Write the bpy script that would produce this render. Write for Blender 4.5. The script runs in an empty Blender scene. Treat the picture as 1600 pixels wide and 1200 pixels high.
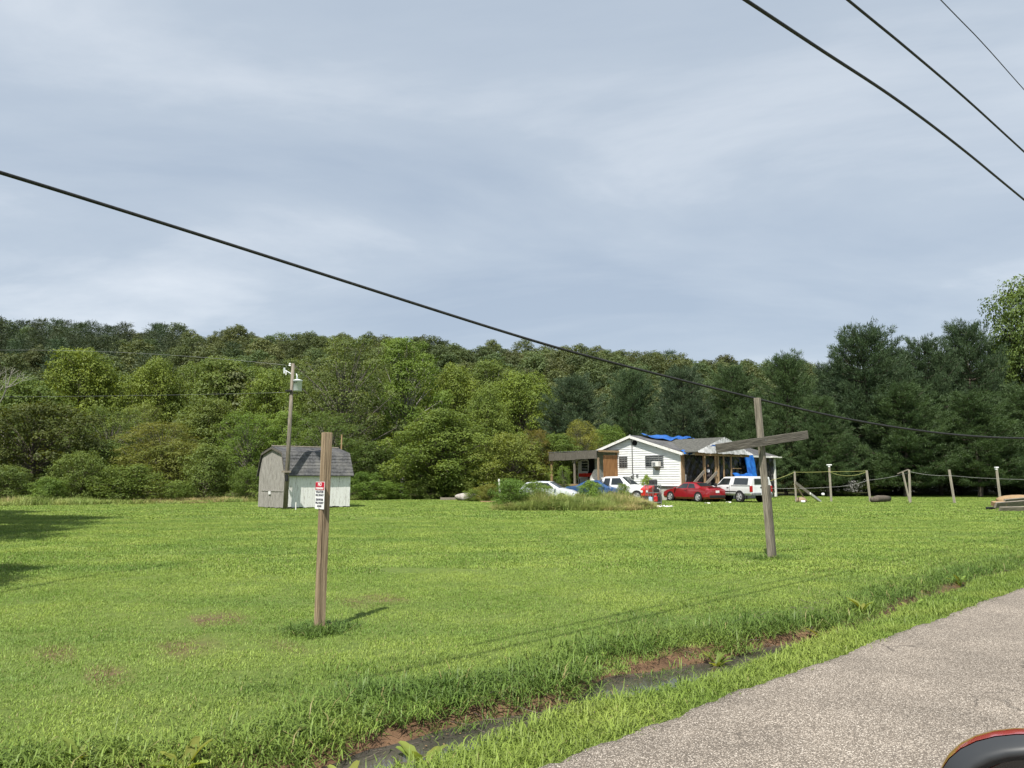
import bpy, math, random
import numpy as np
from mathutils import Vector, Matrix
R = math.radians
random.seed(11)
RG = np.random.default_rng(11)
S = bpy.context.scene
COL = S.collection

# ------------------------------------------------------------------ camera
F, CX, CY, CAMH = 1110.0, 800.0, 600.0, 1.65          # photo pixels, metres
PITCH = math.atan(148.0 / F)
cam_d = bpy.data.cameras.new('camera')
cam = bpy.data.objects.new('camera', cam_d); COL.objects.link(cam)
cam.location = (0, 0, CAMH); cam.rotation_euler = (R(90) + PITCH, 0, 0)
cam_d.sensor_width = 36; cam_d.lens = 36 * F / 1600
cam_d.clip_start = 0.05; cam_d.clip_end = 4000
S.camera = cam

# ------------------------------------------------------------------ sun + sky
SUN_AZ = math.atan2(-0.35, -0.937)                      # direction towards the sun, left behind the camera
SUN_EL = R(57)
tosun = Vector((math.sin(SUN_AZ) * math.cos(SUN_EL), math.cos(SUN_AZ) * math.cos(SUN_EL), math.sin(SUN_EL)))
sl = bpy.data.lights.new('sun', 'SUN'); sl.energy = 5.0; sl.angle = R(0.6); sl.color = (1.0, 0.955, 0.87)
so = bpy.data.objects.new('sun', sl); COL.objects.link(so)
so.rotation_euler = (-tosun).to_track_quat('-Z', 'Y').to_euler(); so.location = (0, 0, 60)

W = bpy.data.worlds.new('World'); S.world = W; W.use_nodes = True
nt = W.node_tree; nt.nodes.clear()
def nn(t, **k):
    n = nt.nodes.new(t)
    for a, b in k.items(): setattr(n, a, b)
    return n
out = nn('ShaderNodeOutputWorld'); bg = nn('ShaderNodeBackground'); bg.inputs[1].default_value = 0.10
sky = nn('ShaderNodeTexSky'); sky.sky_type = 'NISHITA'; sky.sun_disc = False
sky.sun_elevation = SUN_EL; sky.sun_rotation = SUN_AZ
tc = nn('ShaderNodeTexCoord'); sep = nn('ShaderNodeSeparateXYZ')
nt.links.new(tc.outputs['Generated'], sep.inputs[0])
mz = nn('ShaderNodeMath', operation='MAXIMUM'); mz.inputs[1].default_value = 0.0
nt.links.new(sep.outputs[2], mz.inputs[0])
az = nn('ShaderNodeMath', operation='ADD'); az.inputs[1].default_value = 0.16
nt.links.new(mz.outputs[0], az.inputs[0])
dx = nn('ShaderNodeMath', operation='DIVIDE'); dy = nn('ShaderNodeMath', operation='DIVIDE')
nt.links.new(sep.outputs[0], dx.inputs[0]); nt.links.new(az.outputs[0], dx.inputs[1])
nt.links.new(sep.outputs[1], dy.inputs[0]); nt.links.new(az.outputs[0], dy.inputs[1])
cmb = nn('ShaderNodeCombineXYZ'); nt.links.new(dx.outputs[0], cmb.inputs[0]); nt.links.new(dy.outputs[0], cmb.inputs[1])
mp = nn('ShaderNodeMapping'); mp.inputs['Scale'].default_value = (0.75, 1.25, 1); mp.inputs['Rotation'].default_value = (0, 0, R(12)); mp.inputs['Location'].default_value = (3.1, 0.7, 0)
nt.links.new(cmb.outputs[0], mp.inputs[0])
n1 = nn('ShaderNodeTexNoise'); n1.inputs['Scale'].default_value = 0.95; n1.inputs['Detail'].default_value = 9; n1.inputs['Roughness'].default_value = 0.56; n1.inputs['Distortion'].default_value = 0.35
nt.links.new(mp.outputs[0], n1.inputs['Vector'])
r1 = nn('ShaderNodeValToRGB'); e = r1.color_ramp.elements
e[0].position = 0.34; e[0].color = (3.30, 3.92, 4.75, 1)
e[1].position = 0.72; e[1].color = (5.9, 6.3, 6.75, 1)
m = r1.color_ramp.elements.new(0.52); m.color = (4.0, 4.58, 5.28, 1)
nt.links.new(n1.outputs[0], r1.inputs[0])
mx = nn('ShaderNodeMix', data_type='RGBA'); mx.inputs[0].default_value = 0.86
nt.links.new(sky.outputs[0], mx.inputs[6]); nt.links.new(r1.outputs[0], mx.inputs[7])
nt.links.new(mx.outputs[2], bg.inputs[0]); nt.links.new(bg.outputs[0], out.inputs[0])

vs = S.view_settings
vs.view_transform = 'Standard'; vs.look = 'None'; vs.exposure = 0.5; vs.gamma = 1.0; vs.use_curve_mapping = False
try:
    S.cycles.max_bounces = 6; S.cycles.diffuse_bounces = 3; S.cycles.transmission_bounces = 5; S.cycles.transparent_max_bounces = 8
except Exception: pass

# ------------------------------------------------------------------ pixel -> place helpers
def ray(x, y):
    up = CY - y
    return Vector((x - CX, F * math.cos(PITCH) - up * math.sin(PITCH), F * math.sin(PITCH) + up * math.cos(PITCH)))
def ground(x, y, z=0.0):
    r = ray(x, y); k = (z - CAMH) / r.z
    return Vector((r.x * k, r.y * k, z))
def at(x, y, depth):
    r = ray(x, y); k = depth / r.y
    return Vector((r.x * k, depth, CAMH + r.z * k))
def hit(x, y, p0, n):
    r = ray(x, y); o = Vector((0, 0, CAMH)); k = (p0 - o).dot(n) / r.dot(n)
    return o + r * k
PHI = R(48.3)
U = Vector((math.sin(PHI), math.cos(PHI), 0)); V = Vector((-math.cos(PHI), math.sin(PHI), 0))
RZ = math.pi / 2 - PHI                                   # local +X = along the road, +Y = away from it

# ------------------------------------------------------------------ mesh helpers
class MB:
    def __init__(s): s.v = []; s.f = []
    def add(s, vs_, fs):
        b = len(s.v); s.v += [tuple(p) for p in vs_]; s.f += [tuple(i + b for i in f) for f in fs]; return s
    def box(s, c, d, M=None):
        x, y, z = (a / 2 for a in d)
        p = [Vector((i * x, j * y, k * z)) for k in (-1, 1) for j in (-1, 1) for i in (-1, 1)]
        if M is not None: p = [M @ q for q in p]
        p = [q + Vector(c) for q in p]
        return s.add(p, [(0, 2, 3, 1), (4, 5, 7, 6), (0, 1, 5, 4), (1, 3, 7, 5), (3, 2, 6, 7), (2, 0, 4, 6)])
    def prism(s, pts, axis, a, b):
        n = len(pts)
        def P(q, t): return {'x': (t, q[0], q[1]), 'y': (q[0], t, q[1]), 'z': (q[0], q[1], t)}[axis]
        vs_ = [P(q, a) for q in pts] + [P(q, b) for q in pts]
        fs = [tuple(range(n))[::-1], tuple(range(n, 2 * n))] + [(i, (i + 1) % n, n + (i + 1) % n, n + i) for i in range(n)]
        return s.add(vs_, fs)
    def tube(s, pts, r, n=8, cap=True):
        pts = [Vector(p) for p in pts]; k = len(pts)
        rs = list(r) if hasattr(r, '__len__') else [r] * k
        up = Vector((0, 0, 1)); vs_ = []
        for i, p in enumerate(pts):
            t = (pts[min(i + 1, k - 1)] - pts[max(i - 1, 0)]).normalized()
            a = up if abs(t.dot(up)) < .95 else Vector((1, 0, 0))
            x = t.cross(a).normalized(); y = t.cross(x)
            vs_ += [p + (x * math.cos(2 * math.pi * j / n) + y * math.sin(2 * math.pi * j / n)) * rs[i] for j in range(n)]
        fs = [(i * n + j, i * n + (j + 1) % n, (i + 1) * n + (j + 1) % n, (i + 1) * n + j) for i in range(k - 1) for j in range(n)]
        if cap: fs += [tuple(range(n)), tuple(range((k - 1) * n, k * n))[::-1]]
        return s.add(vs_, fs)
    def lathe(s, prof, axis='y', n=20, c=(0, 0, 0)):
        vs_ = []; k = len(prof)
        for (r, t) in prof:
            for j in range(n):
                a = 2 * math.pi * j / n; p = (r * math.cos(a), r * math.sin(a))
                q = {'y': (p[0], t, p[1]), 'z': (p[0], p[1], t), 'x': (t, p[0], p[1])}[axis]
                vs_.append((q[0] + c[0], q[1] + c[1], q[2] + c[2]))
        fs = [(i * n + j, i * n + (j + 1) % n, (i + 1) * n + (j + 1) % n, (i + 1) * n + j) for i in range(k - 1) for j in range(n)]
        fs += [tuple(range(n)), tuple(range((k - 1) * n, k * n))[::-1]]
        return s.add(vs_, fs)
    def grid(s, fn, nu, nv):
        vs_ = [fn(i / (nu - 1), j / (nv - 1)) for j in range(nv) for i in range(nu)]
        return s.add(vs_, [(j * nu + i, j * nu + i + 1, (j + 1) * nu + i + 1, (j + 1) * nu + i) for j in range(nv - 1) for i in range(nu - 1)])
    def build(s, name, mat, parent=None, smooth=False, bevel=0, loc=None, rot=None, fix=True):
        me = bpy.data.meshes.new(name); me.from_pydata(s.v, [], s.f)
        if fix:
            import bmesh
            bm = bmesh.new(); bm.from_mesh(me); bmesh.ops.recalc_face_normals(bm, faces=bm.faces); bm.to_mesh(me); bm.free()
        if mat: me.materials.append(mat)
        if smooth: me.polygons.foreach_set('use_smooth', [True] * len(me.polygons))
        o = bpy.data.objects.new(name, me); COL.objects.link(o)
        if parent: o.parent = parent
        if loc is not None: o.location = loc
        if rot is not None: o.rotation_euler = rot
        if bevel:
            b = o.modifiers.new('bevel', 'BEVEL'); b.width = bevel; b.segments = 2; b.limit_method = 'ANGLE'
        return o

def np_mesh(name, verts, quads=None, tris=None, mat=None, smooth=False):
    me = bpy.data.meshes.new(name)
    verts = np.asarray(verts, dtype=np.float32); nq = 0 if quads is None else len(quads); n3 = 0 if tris is None else len(tris)
    loops = np.concatenate([np.asarray(a, dtype=np.int32).ravel() for a in (quads, tris) if a is not None and len(a)])
    tot = np.concatenate([np.full(nq, 4, np.int32), np.full(n3, 3, np.int32)])
    st = np.concatenate([[0], np.cumsum(tot)[:-1]]).astype(np.int32)
    me.vertices.add(len(verts)); me.vertices.foreach_set('co', verts.ravel())
    me.loops.add(len(loops)); me.loops.foreach_set('vertex_index', loops)
    me.polygons.add(len(tot)); me.polygons.foreach_set('loop_start', st)
    try: me.polygons.foreach_set('loop_total', tot)
    except Exception: pass
    if smooth: me.polygons.foreach_set('use_smooth', np.ones(len(tot), dtype=bool))
    me.update(calc_edges=True); me.validate()
    if mat: me.materials.append(mat)
    return me
def link(name, me, parent=None):
    o = bpy.data.objects.new(name, me); COL.objects.link(o)
    if parent: o.parent = parent
    return o
def tag(o, label=None, cat=None, group=None, kind=None):
    if label: o['label'] = label
    if cat: o['category'] = cat
    if group: o['group'] = group
    if kind: o['kind'] = kind
    return o
def empty(name, loc=(0, 0, 0), rz=0.0):
    o = bpy.data.objects.new(name, None); COL.objects.link(o); o.location = loc; o.rotation_euler = (0, 0, rz)
    o.empty_display_size = .2
    return o
def noise1(x, seed=0):
    return math.sin(x * 1.7 + seed * 3.1) * .5 + math.sin(x * 3.9 + seed * 1.3 + 1) * .3 + math.sin(x * 8.3 + seed * 2.2 + 2) * .2
def npnoise(x, y, s=0.0):
    return (np.sin(x * 1.0 + y * .7 + s) + np.sin(x * -.6 + y * 1.3 + 2 * s + 1) + np.sin(x * 1.9 + y * 1.7 + s * .5 + 2) * .6 + np.sin(x * 3.1 - y * 2.6 + s) * .35) / 2.95

# ------------------------------------------------------------------ materials
MATS = {}
def mat(name, c1, c2=None, scale=4.0, detail=5, stretch=(1, 1, 1), ramp=(.35, .65), rough=.75, metal=0, spec=.3, bump=0.0, bscale=None, c3=None, s3=1.0, r3=(.55, .65), coat=0, coords='Object'):
    """Principled surface: two colours mixed by (stretched) noise, an optional third as larger blotches, optional bump."""
    M = bpy.data.materials.new(name); M.use_nodes = True; t = M.node_tree; b = t.nodes['Principled BSDF']
    b.inputs['Roughness'].default_value = rough; b.inputs['Metallic'].default_value = metal
    b.inputs['Specular IOR Level'].default_value = spec
    if coat: b.inputs['Coat Weight'].default_value = coat; b.inputs['Coat Roughness'].default_value = .06
    L = t.links.new
    tc = t.nodes.new('ShaderNodeTexCoord'); mp = t.nodes.new('ShaderNodeMapping'); mp.inputs['Scale'].default_value = stretch
    L(tc.outputs[coords], mp.inputs[0])
    if c2 is None: c2 = tuple(min(1, a * 1.18) for a in c1); c1 = tuple(a * .85 for a in c1)
    no = t.nodes.new('ShaderNodeTexNoise'); no.inputs['Scale'].default_value = scale; no.inputs['Detail'].default_value = detail; no.inputs['Roughness'].default_value = .6
    L(mp.outputs[0], no.inputs['Vector'])
    rp = t.nodes.new('ShaderNodeValToRGB'); rp.color_ramp.elements[0].position = ramp[0]; rp.color_ramp.elements[1].position = ramp[1]
    rp.color_ramp.elements[0].color = (*c1, 1); rp.color_ramp.elements[1].color = (*c2, 1)
    L(no.outputs[0], rp.inputs[0]); col = rp.outputs[0]
    if c3 is not None:
        n3 = t.nodes.new('ShaderNodeTexNoise'); n3.inputs['Scale'].default_value = s3; n3.inputs['Detail'].default_value = 6; n3.inputs['Roughness'].default_value = .65
        L(mp.outputs[0], n3.inputs['Vector'])
        q = t.nodes.new('ShaderNodeMapRange'); q.inputs[1].default_value = r3[0]; q.inputs[2].default_value = r3[1]; L(n3.outputs[0], q.inputs[0])
        mx = t.nodes.new('ShaderNodeMix'); mx.data_type = 'RGBA'; L(q.outputs[0], mx.inputs[0]); L(col, mx.inputs[6]); mx.inputs[7].default_value = (*c3, 1); col = mx.outputs[2]
    L(col, b.inputs['Base Color'])
    if bump:
        bn = t.nodes.new('ShaderNodeTexNoise'); bn.inputs['Scale'].default_value = bscale or scale * 2; bn.inputs['Detail'].default_value = 6
        L(mp.outputs[0], bn.inputs['Vector'])
        bu = t.nodes.new('ShaderNodeBump'); bu.inputs['Strength'].default_value = min(1, bump); bu.inputs['Distance'].default_value = .02
        L(bn.outputs[0], bu.inputs['Height']); L(bu.outputs[0], b.inputs['Normal'])
    MATS[name] = M; return M

def foliage(name, ca, cb, trans=.35, wscale=.25, use_obj=True, isl=.5, rough=.55):
    """Leaf: per-leaf random and broad noise between two greens, tinted by the object's own colour; diffuse + translucent."""
    M = bpy.data.materials.new(name); M.use_nodes = True; t = M.node_tree; t.nodes.clear(); L = t.links.new
    o = t.nodes.new('ShaderNodeOutputMaterial')
    ge = t.nodes.new('ShaderNodeNewGeometry'); no = t.nodes.new('ShaderNodeTexNoise'); no.inputs['Scale'].default_value = wscale; no.inputs['Detail'].default_value = 4
    L(ge.outputs['Position'], no.inputs['Vector'])
    ad = t.nodes.new('ShaderNodeMath'); ad.operation = 'MULTIPLY_ADD'; ad.inputs[1].default_value = isl; L(ge.outputs['Random Per Island'], ad.inputs[0]); L(no.outputs[0], ad.inputs[2])
    mr = t.nodes.new('ShaderNodeMapRange'); mr.inputs[1].default_value = .35; mr.inputs[2].default_value = .65 + isl; L(ad.outputs[0], mr.inputs[0])
    mx = t.nodes.new('ShaderNodeMix'); mx.data_type = 'RGBA'; mx.inputs[6].default_value = (*ca, 1); mx.inputs[7].default_value = (*cb, 1); L(mr.outputs[0], mx.inputs[0])
    col = mx.outputs[2]
    oi = t.nodes.new('ShaderNodeObjectInfo')
    if use_obj:
        mu = t.nodes.new('ShaderNodeMix'); mu.data_type = 'RGBA'; mu.blend_type = 'MULTIPLY'; mu.inputs[0].default_value = 1; L(col, mu.inputs[6]); L(oi.outputs['Color'], mu.inputs[7]); col = mu.outputs[2]
    else:
        hs = t.nodes.new('ShaderNodeHueSaturation'); hs.inputs['Saturation'].default_value = .95
        a = t.nodes.new('ShaderNodeMapRange'); a.inputs[3].default_value = .47; a.inputs[4].default_value = .525; L(oi.outputs['Random'], a.inputs[0]); L(a.outputs[0], hs.inputs['Hue'])
        m7 = t.nodes.new('ShaderNodeMath'); m7.operation = 'MULTIPLY'; m7.inputs[1].default_value = 7.31; L(oi.outputs['Random'], m7.inputs[0])
        fr = t.nodes.new('ShaderNodeMath'); fr.operation = 'FRACT'; L(m7.outputs[0], fr.inputs[0])
        v = t.nodes.new('ShaderNodeMapRange'); v.inputs[3].default_value = .72; v.inputs[4].default_value = 1.3; L(fr.outputs[0], v.inputs[0]); L(v.outputs[0], hs.inputs['Value'])
        L(col, hs.inputs['Color']); col = hs.outputs[0]
    d = t.nodes.new('ShaderNodeBsdfPrincipled'); d.inputs['Roughness'].default_value = rough; d.inputs['Specular IOR Level'].default_value = .25; L(col, d.inputs['Base Color'])
    tr = t.nodes.new('ShaderNodeBsdfTranslucent')
    tb = t.nodes.new('ShaderNodeMix'); tb.data_type = 'RGBA'; tb.blend_type = 'MULTIPLY'; tb.inputs[0].default_value = 1; L(col, tb.inputs[6]); tb.inputs[7].default_value = (1.5, 1.35, .55, 1); L(tb.outputs[2], tr.inputs[0])
    ms = t.nodes.new('ShaderNodeMixShader'); ms.inputs[0].default_value = trans; L(d.outputs[0], ms.inputs[1]); L(tr.outputs[0], ms.inputs[2]); L(ms.outputs[0], o.inputs[0])
    MATS[name] = M; return M

WOOD_GREY = mat('weathered_grey_wood', (.11, .095, .075), (.30, .265, .215), scale=7, stretch=(6, 6, .35), rough=.9, bump=.8, bscale=14, c3=(.08, .065, .05), s3=5, r3=(.60, .70))
WOOD_DARK = mat('dark_weathered_wood', (.055, .05, .042), (.16, .145, .12), scale=7, stretch=(6, 6, .35), rough=.9, bump=.8, bscale=14)
WOOD_PALE = mat('pale_weathered_wood', (.22, .195, .155), (.42, .38, .31), scale=7, stretch=(6, 6, .35), rough=.9, bump=.6, bscale=14)
WOOD_POST = mat('treated_brown_wood', (.15, .105, .066), (.40, .30, .20), scale=6, stretch=(9, 9, .3), rough=.85, bump=.8, bscale=12, c3=(.07, .045, .03), s3=4, r3=(.58, .70))
WOOD_FRESH = mat('bare_lumber', (.22, .145, .075), (.37, .255, .145), scale=6, stretch=(6, 6, .4), rough=.85, bump=.3)
PLYWOOD = mat('plywood_brown', (.20, .095, .035), (.33, .17, .07), scale=3, stretch=(3, 3, .5), rough=.8)
BARK = mat('bark', (.06, .05, .04), (.15, .125, .10), scale=5, stretch=(3, 3, .6), rough=.95, bump=1, bscale=8)
BARK_GREY = mat('grey_bark', (.10, .09, .075), (.22, .20, .17), scale=4, stretch=(2, 2, .6), rough=.9)
BARK_PALE = mat('pale_bark', (.22, .20, .17), (.42, .40, .36), scale=4, stretch=(2, 2, .6), rough=.9)
WHITE_SIDING = mat('white_siding', (.62, .63, .62), (.74, .75, .74), scale=2.2, stretch=(1, 1, 3), rough=.6, c3=(.36, .33, .29), s3=3.4, r3=(.64, .69))
WHITE_TRIM = mat('white_trim', (.62, .61, .58), (.75, .74, .71), scale=6, rough=.65, c3=(.33, .25, .18), s3=5, r3=(.62, .68))
WHITE_PEEL = mat('peeling_white_boards', (.78, .775, .755), (.86, .855, .84), scale=4, stretch=(9, 9, .7), rough=.7, bump=.3, c3=(.36, .33, .29), s3=4.0, r3=(.55, .64))
GREY_BOARD = mat('grey_barn_board', (.12, .11, .10), (.44, .42, .39), scale=5, stretch=(14, 14, .5), rough=.9, bump=.5, c3=(.30, .19, .12), s3=1.2, r3=(.66, .78))
SHINGLE = mat('asphalt_shingle', (.055, .055, .058), (.13, .13, .135), scale=9, rough=.95, bump=.6, bscale=60, c3=(.18, .175, .165), s3=1.1, r3=(.48, .70))
SHINGLE_BROWN = mat('faded_shingle', (.055, .056, .05), (.12, .118, .105), scale=6, rough=.95, bump=.5, bscale=60)
BLOCK = mat('concrete_block', (.34, .33, .30), (.48, .47, .43), scale=5, rough=.95, bump=.4, bscale=40)
TARP_BLUE = mat('blue_tarp', (.004, .062, .30), (.014, .14, .48), scale=2.5, rough=.38, spec=.5, bump=.4, bscale=6)
TARP_WHITE = mat('grey_white_tarp', (.40, .40, .41), (.60, .60, .60), scale=2.5, rough=.6, bump=.5, bscale=8)
PLASTIC_BLACK = mat('black_plastic', (.006, .006, .007), (.012, .012, .013), scale=3, rough=.28, spec=.5, bump=.5, bscale=3)
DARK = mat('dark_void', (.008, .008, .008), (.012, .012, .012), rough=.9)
GLASS_DARK = mat('window_glass', (.018, .022, .026), (.04, .048, .052), scale=2, rough=.06, spec=.6)
AUTO_GLASS = mat('auto_glass', (.012, .016, .018), (.03, .036, .04), scale=1, rough=.04, spec=.7)
PAINT_RED = mat('red_car_paint', (.24, .008, .014), (.28, .010, .018), scale=2, rough=.3, spec=.5, coat=1)
PAINT_WHITE = mat('white_car_paint', (.64, .65, .66), (.72, .73, .74), scale=2, rough=.35, spec=.5, coat=.6)
PAINT_SILVER = mat('silver_white_paint', (.52, .56, .60), (.60, .63, .66), scale=2, rough=.35, spec=.5, coat=.7)
PAINT_BLUE = mat('blue_car_paint', (.012, .05, .15), (.018, .07, .20), scale=2, rough=.3, spec=.5, coat=.8)
RUBBER = mat('rubber', (.015, .015, .015), (.03, .03, .03), rough=.85)
CHROME = mat('wheel_alloy', (.45, .45, .46), (.56, .56, .57), rough=.35, metal=.35)
STEEL = mat('grey_steel', (.20, .205, .21), (.32, .325, .33), rough=.5, metal=.7)
LAMP_RED = mat('tail_lamp', (.30, .008, .008), (.4, .012, .01), rough=.15, spec=.6)
LAMP_CLEAR = mat('head_lamp', (.55, .57, .58), (.7, .72, .73), rough=.1, spec=.8)
PLATE = mat('licence_plate', (.68, .68, .68), (.78, .78, .78), rough=.5)
BLACK_TRIM = mat('black_trim', (.015, .015, .016), (.025, .025, .027), rough=.55)
CABLE = mat('black_cable', (.012, .012, .012), (.03, .03, .03), rough=.6, scale=20)
WIRE_PALE = mat('pale_wire', (.28, .28, .27), (.42, .42, .40), rough=.5, metal=.3)
ROPE = mat('yellow_rope', (.30, .30, .10), (.42, .42, .16), rough=.9)
TRANSF = mat('transformer_grey', (.58, .62, .64), (.66, .70, .72), rough=.4, spec=.5)
MUD_M = mat('red_mower', (.42, .012, .008), (.5, .02, .012), rough=.35, spec=.5, coat=.4)
PLASTIC_RED = mat('red_plastic', (.42, .015, .02), (.5, .02, .025), rough=.4)
PLASTIC_BLUE = mat('pale_blue_plastic', (.40, .55, .68), (.5, .64, .75), rough=.4)
CLOTH_WHITE = mat('white_cloth', (.58, .57, .53), (.72, .71, .67), rough=.9)
STONE = mat('grey_stone', (.24, .22, .20), (.42, .39, .36), scale=5, rough=.95, bump=.8)
SIGN_WHITE = mat('sign_white', (.72, .72, .73), (.80, .80, .81), rough=.4)
SIGN_RED = mat('sign_red', (.42, .012, .035), (.48, .016, .045), rough=.4)
INK = mat('sign_ink', (.03, .03, .05), (.05, .05, .08), rough=.6)
# ------------------------------------------------------------------ terrain
ROAD_W = 3.02
def sstep(a, b, x):
    t = np.clip((x - a) / (b - a), 0, 1); return t * t * (3 - 2 * t)
def ditch_c(t): return 3.96 + .10 * np.sin(t * .55 + .4) + .06 * np.sin(t * 1.9)
def ditch_h(t): return np.interp(t, [0, 2, 3.7, 4.4, 5.2, 6.2, 8.2, 14, 40], [1.3, 1.38, 1.3, .85, 1.2, 1.1, .54, .44, .4]) * (.36 + .07 * np.sin(t * 1.1 + 1) + .05 * np.sin(t * 2.7))
def gh(x, y):
    """ground height; x, y may be arrays"""
    x = np.asarray(x, dtype=float); y = np.asarray(y, dtype=float)
    t = x * U.x + y * U.y; w = x * V.x + y * V.y
    z = .018 * npnoise(x * .9, y * .9) * sstep(4.6, 7, w)
    # road bed, verge, ditch
    z = z + .055 * (1 - sstep(3.0, 3.5, w))
    c, h = ditch_c(t), ditch_h(t)
    c = c + (h - .36) * .75
    d = (w - c) / h
    near = sstep(-1.15, -.45, d); far = 1 - sstep(.0, 1.75, d)
    z = z - .25 * near * far * (1 + .30 * npnoise(t * 1.7, w * 1.2 + 4) + .12 * npnoise(t * 7, w * 7))
    # wooded hill behind
    crest = np.interp(x / np.maximum(y, 60), [-1.5, -.72, -.36, 0, .18, .3, .5, .75, 1.5], [44, 43, 41, 35.5, 33, 30, 27, 24, 20])
    hill = crest * sstep(95, 265, y) * (1 + .05 * npnoise(x * .025, y * .03, 1.3))
    return z + hill
def edge_depth(x, y):
    """depth at which the mown lawn ends, from the horizontal view direction"""
    return np.interp(x / np.maximum(y, 1), [-1.2, -.72, -.45, -.3, -.1, .05, .3, .55, 1.2], [40, 43.5, 48, 54, 60, 63, 68, 72, 72])
Tv = np.unique(np.concatenate([np.arange(-900, -20, 14.), np.arange(-20, 0, 1.), np.arange(0, 18, .11), np.arange(18, 70, .6), np.arange(70, 200, 4), np.arange(200, 1200, 14)]))
Wv = np.unique(np.concatenate([np.arange(-800, -8, 24.), np.arange(-8, 2.9, 1.), np.arange(2.9, 5.2, .055), np.arange(5.2, 14, .6), np.arange(14, 60, 2.), np.arange(60, 320, 5.), np.arange(320, 1300, 25)]))
TT, WW = np.meshgrid(Tv, Wv, indexing='xy')
GX = TT * U.x + WW * V.x; GY = TT * U.y + WW * V.y; GZ = gh(GX, GY)
nT, nW = len(Tv), len(Wv)
I = np.arange(nT * nW).reshape(nW, nT)
q = np.stack([I[:-1, :-1], I[:-1, 1:], I[1:, 1:], I[1:, :-1]], -1).reshape(-1, 4)
# --- ground material: turf soil, mud in the ditch, leaf litter under the trees
GM = bpy.data.materials.new('ground_soil'); GM.use_nodes = True; t_ = GM.node_tree; L = t_.links.new; b_ = t_.nodes['Principled BSDF']; b_.inputs['Specular IOR Level'].default_value = .2
ge = t_.nodes.new('ShaderNodeNewGeometry')
def tnoise(sc, det=5, ro=.6):
    n = t_.nodes.new('ShaderNodeTexNoise'); n.inputs['Scale'].default_value = sc; n.inputs['Detail'].default_value = det; n.inputs['Roughness'].default_value = ro; L(ge.outputs['Position'], n.inputs['Vector']); return n
def tramp(src, p0, c0, p1, c1):
    r = t_.nodes.new('ShaderNodeValToRGB'); r.color_ramp.elements[0].position = p0; r.color_ramp.elements[1].position = p1; r.color_ramp.elements[0].color = (*c0, 1); r.color_ramp.elements[1].color = (*c1, 1); L(src, r.inputs[0]); return r.outputs[0]
def tmix(fac, a, b):
    m = t_.nodes.new('ShaderNodeMix'); m.data_type = 'RGBA'; L(fac, m.inputs[0]); L(a, m.inputs[6]); L(b, m.inputs[7]); return m.outputs[2]
turf = tmix(tnoise(.35).outputs[0], tramp(tnoise(6, 8).outputs[0], .35, (.07, .11, .024), .7, (.125, .17, .04)), tramp(tnoise(7, 8).outputs[0], .35, (.10, .14, .03), .7, (.17, .21, .05)))
mudc = tramp(tnoise(9, 8).outputs[0], .3, (.070, .040, .024), .75, (.21, .125, .072))
litter = tramp(tnoise(2.5, 8).outputs[0], .3, (.03, .035, .012), .75, (.09, .085, .035))
am = t_.nodes.new('ShaderNodeAttribute'); am.attribute_name = 'mud'; aw = t_.nodes.new('ShaderNodeAttribute'); aw.attribute_name = 'wood'
col = tmix(aw.outputs['Fac'], tmix(am.outputs['Fac'], turf, mudc), litter)
L(col, b_.inputs['Base Color'])
rr = t_.nodes.new('ShaderNodeMapRange'); rr.inputs[3].default_value = .95; rr.inputs[4].default_value = .5; L(am.outputs['Fac'], rr.inputs[0]); L(rr.outputs[0], b_.inputs['Roughness'])
bu = t_.nodes.new('ShaderNodeBump'); bu.inputs['Strength'].default_value = .7; bu.inputs['Distance'].default_value = .03; L(tnoise(28, 8, .7).outputs[0], bu.inputs['Height']); L(bu.outputs[0], b_.inputs['Normal'])
gme = np_mesh('ground', np.stack([GX, GY, GZ], -1).reshape(-1, 3), q, mat=GM, smooth=True)
dd = (WW - ditch_c(TT) - (ditch_h(TT) - .36) * .75) / ditch_h(TT)
PATCH = [(ground(345, 968), .55, .22), (ground(305, 1013), .38, .16), (ground(385, 1008), .5, .16), (ground(160, 1054), .3, .12), (ground(95, 1020), .28, .1), (ground(605, 935), .5, .2), (ground(560, 942), .3, .14), (ground(1000, 828), .5, .3), (ground(480, 870), .5, .3)]
def bare(x, y, g=0.0):
    m = np.zeros_like(np.asarray(x, dtype=float))
    for c, a, b in PATCH:
        r2 = ((x - c.x) / (a + g)) ** 2 + ((y - c.y) / (b + g)) ** 2
        m = np.maximum(m, np.clip(1.25 - r2 + .3 * npnoise(x * 9, y * 9), 0, 1))
    return m
mud = np.clip(np.maximum(sstep(-1.0, -.5, dd) * (1 - sstep(1.1, 1.7, dd)), bare(GX, GY)), 0, 1)
a = gme.attributes.new('mud', 'FLOAT', 'POINT'); a.data.foreach_set('value', mud.ravel().astype(np.float32))
wood = sstep(-1.5, 1.5, GY - edge_depth(GX, GY))
a = gme.attributes.new('wood', 'FLOAT', 'POINT'); a.data.foreach_set('value', wood.ravel().astype(np.float32))
tag(link('ground', gme), kind='structure')

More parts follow.
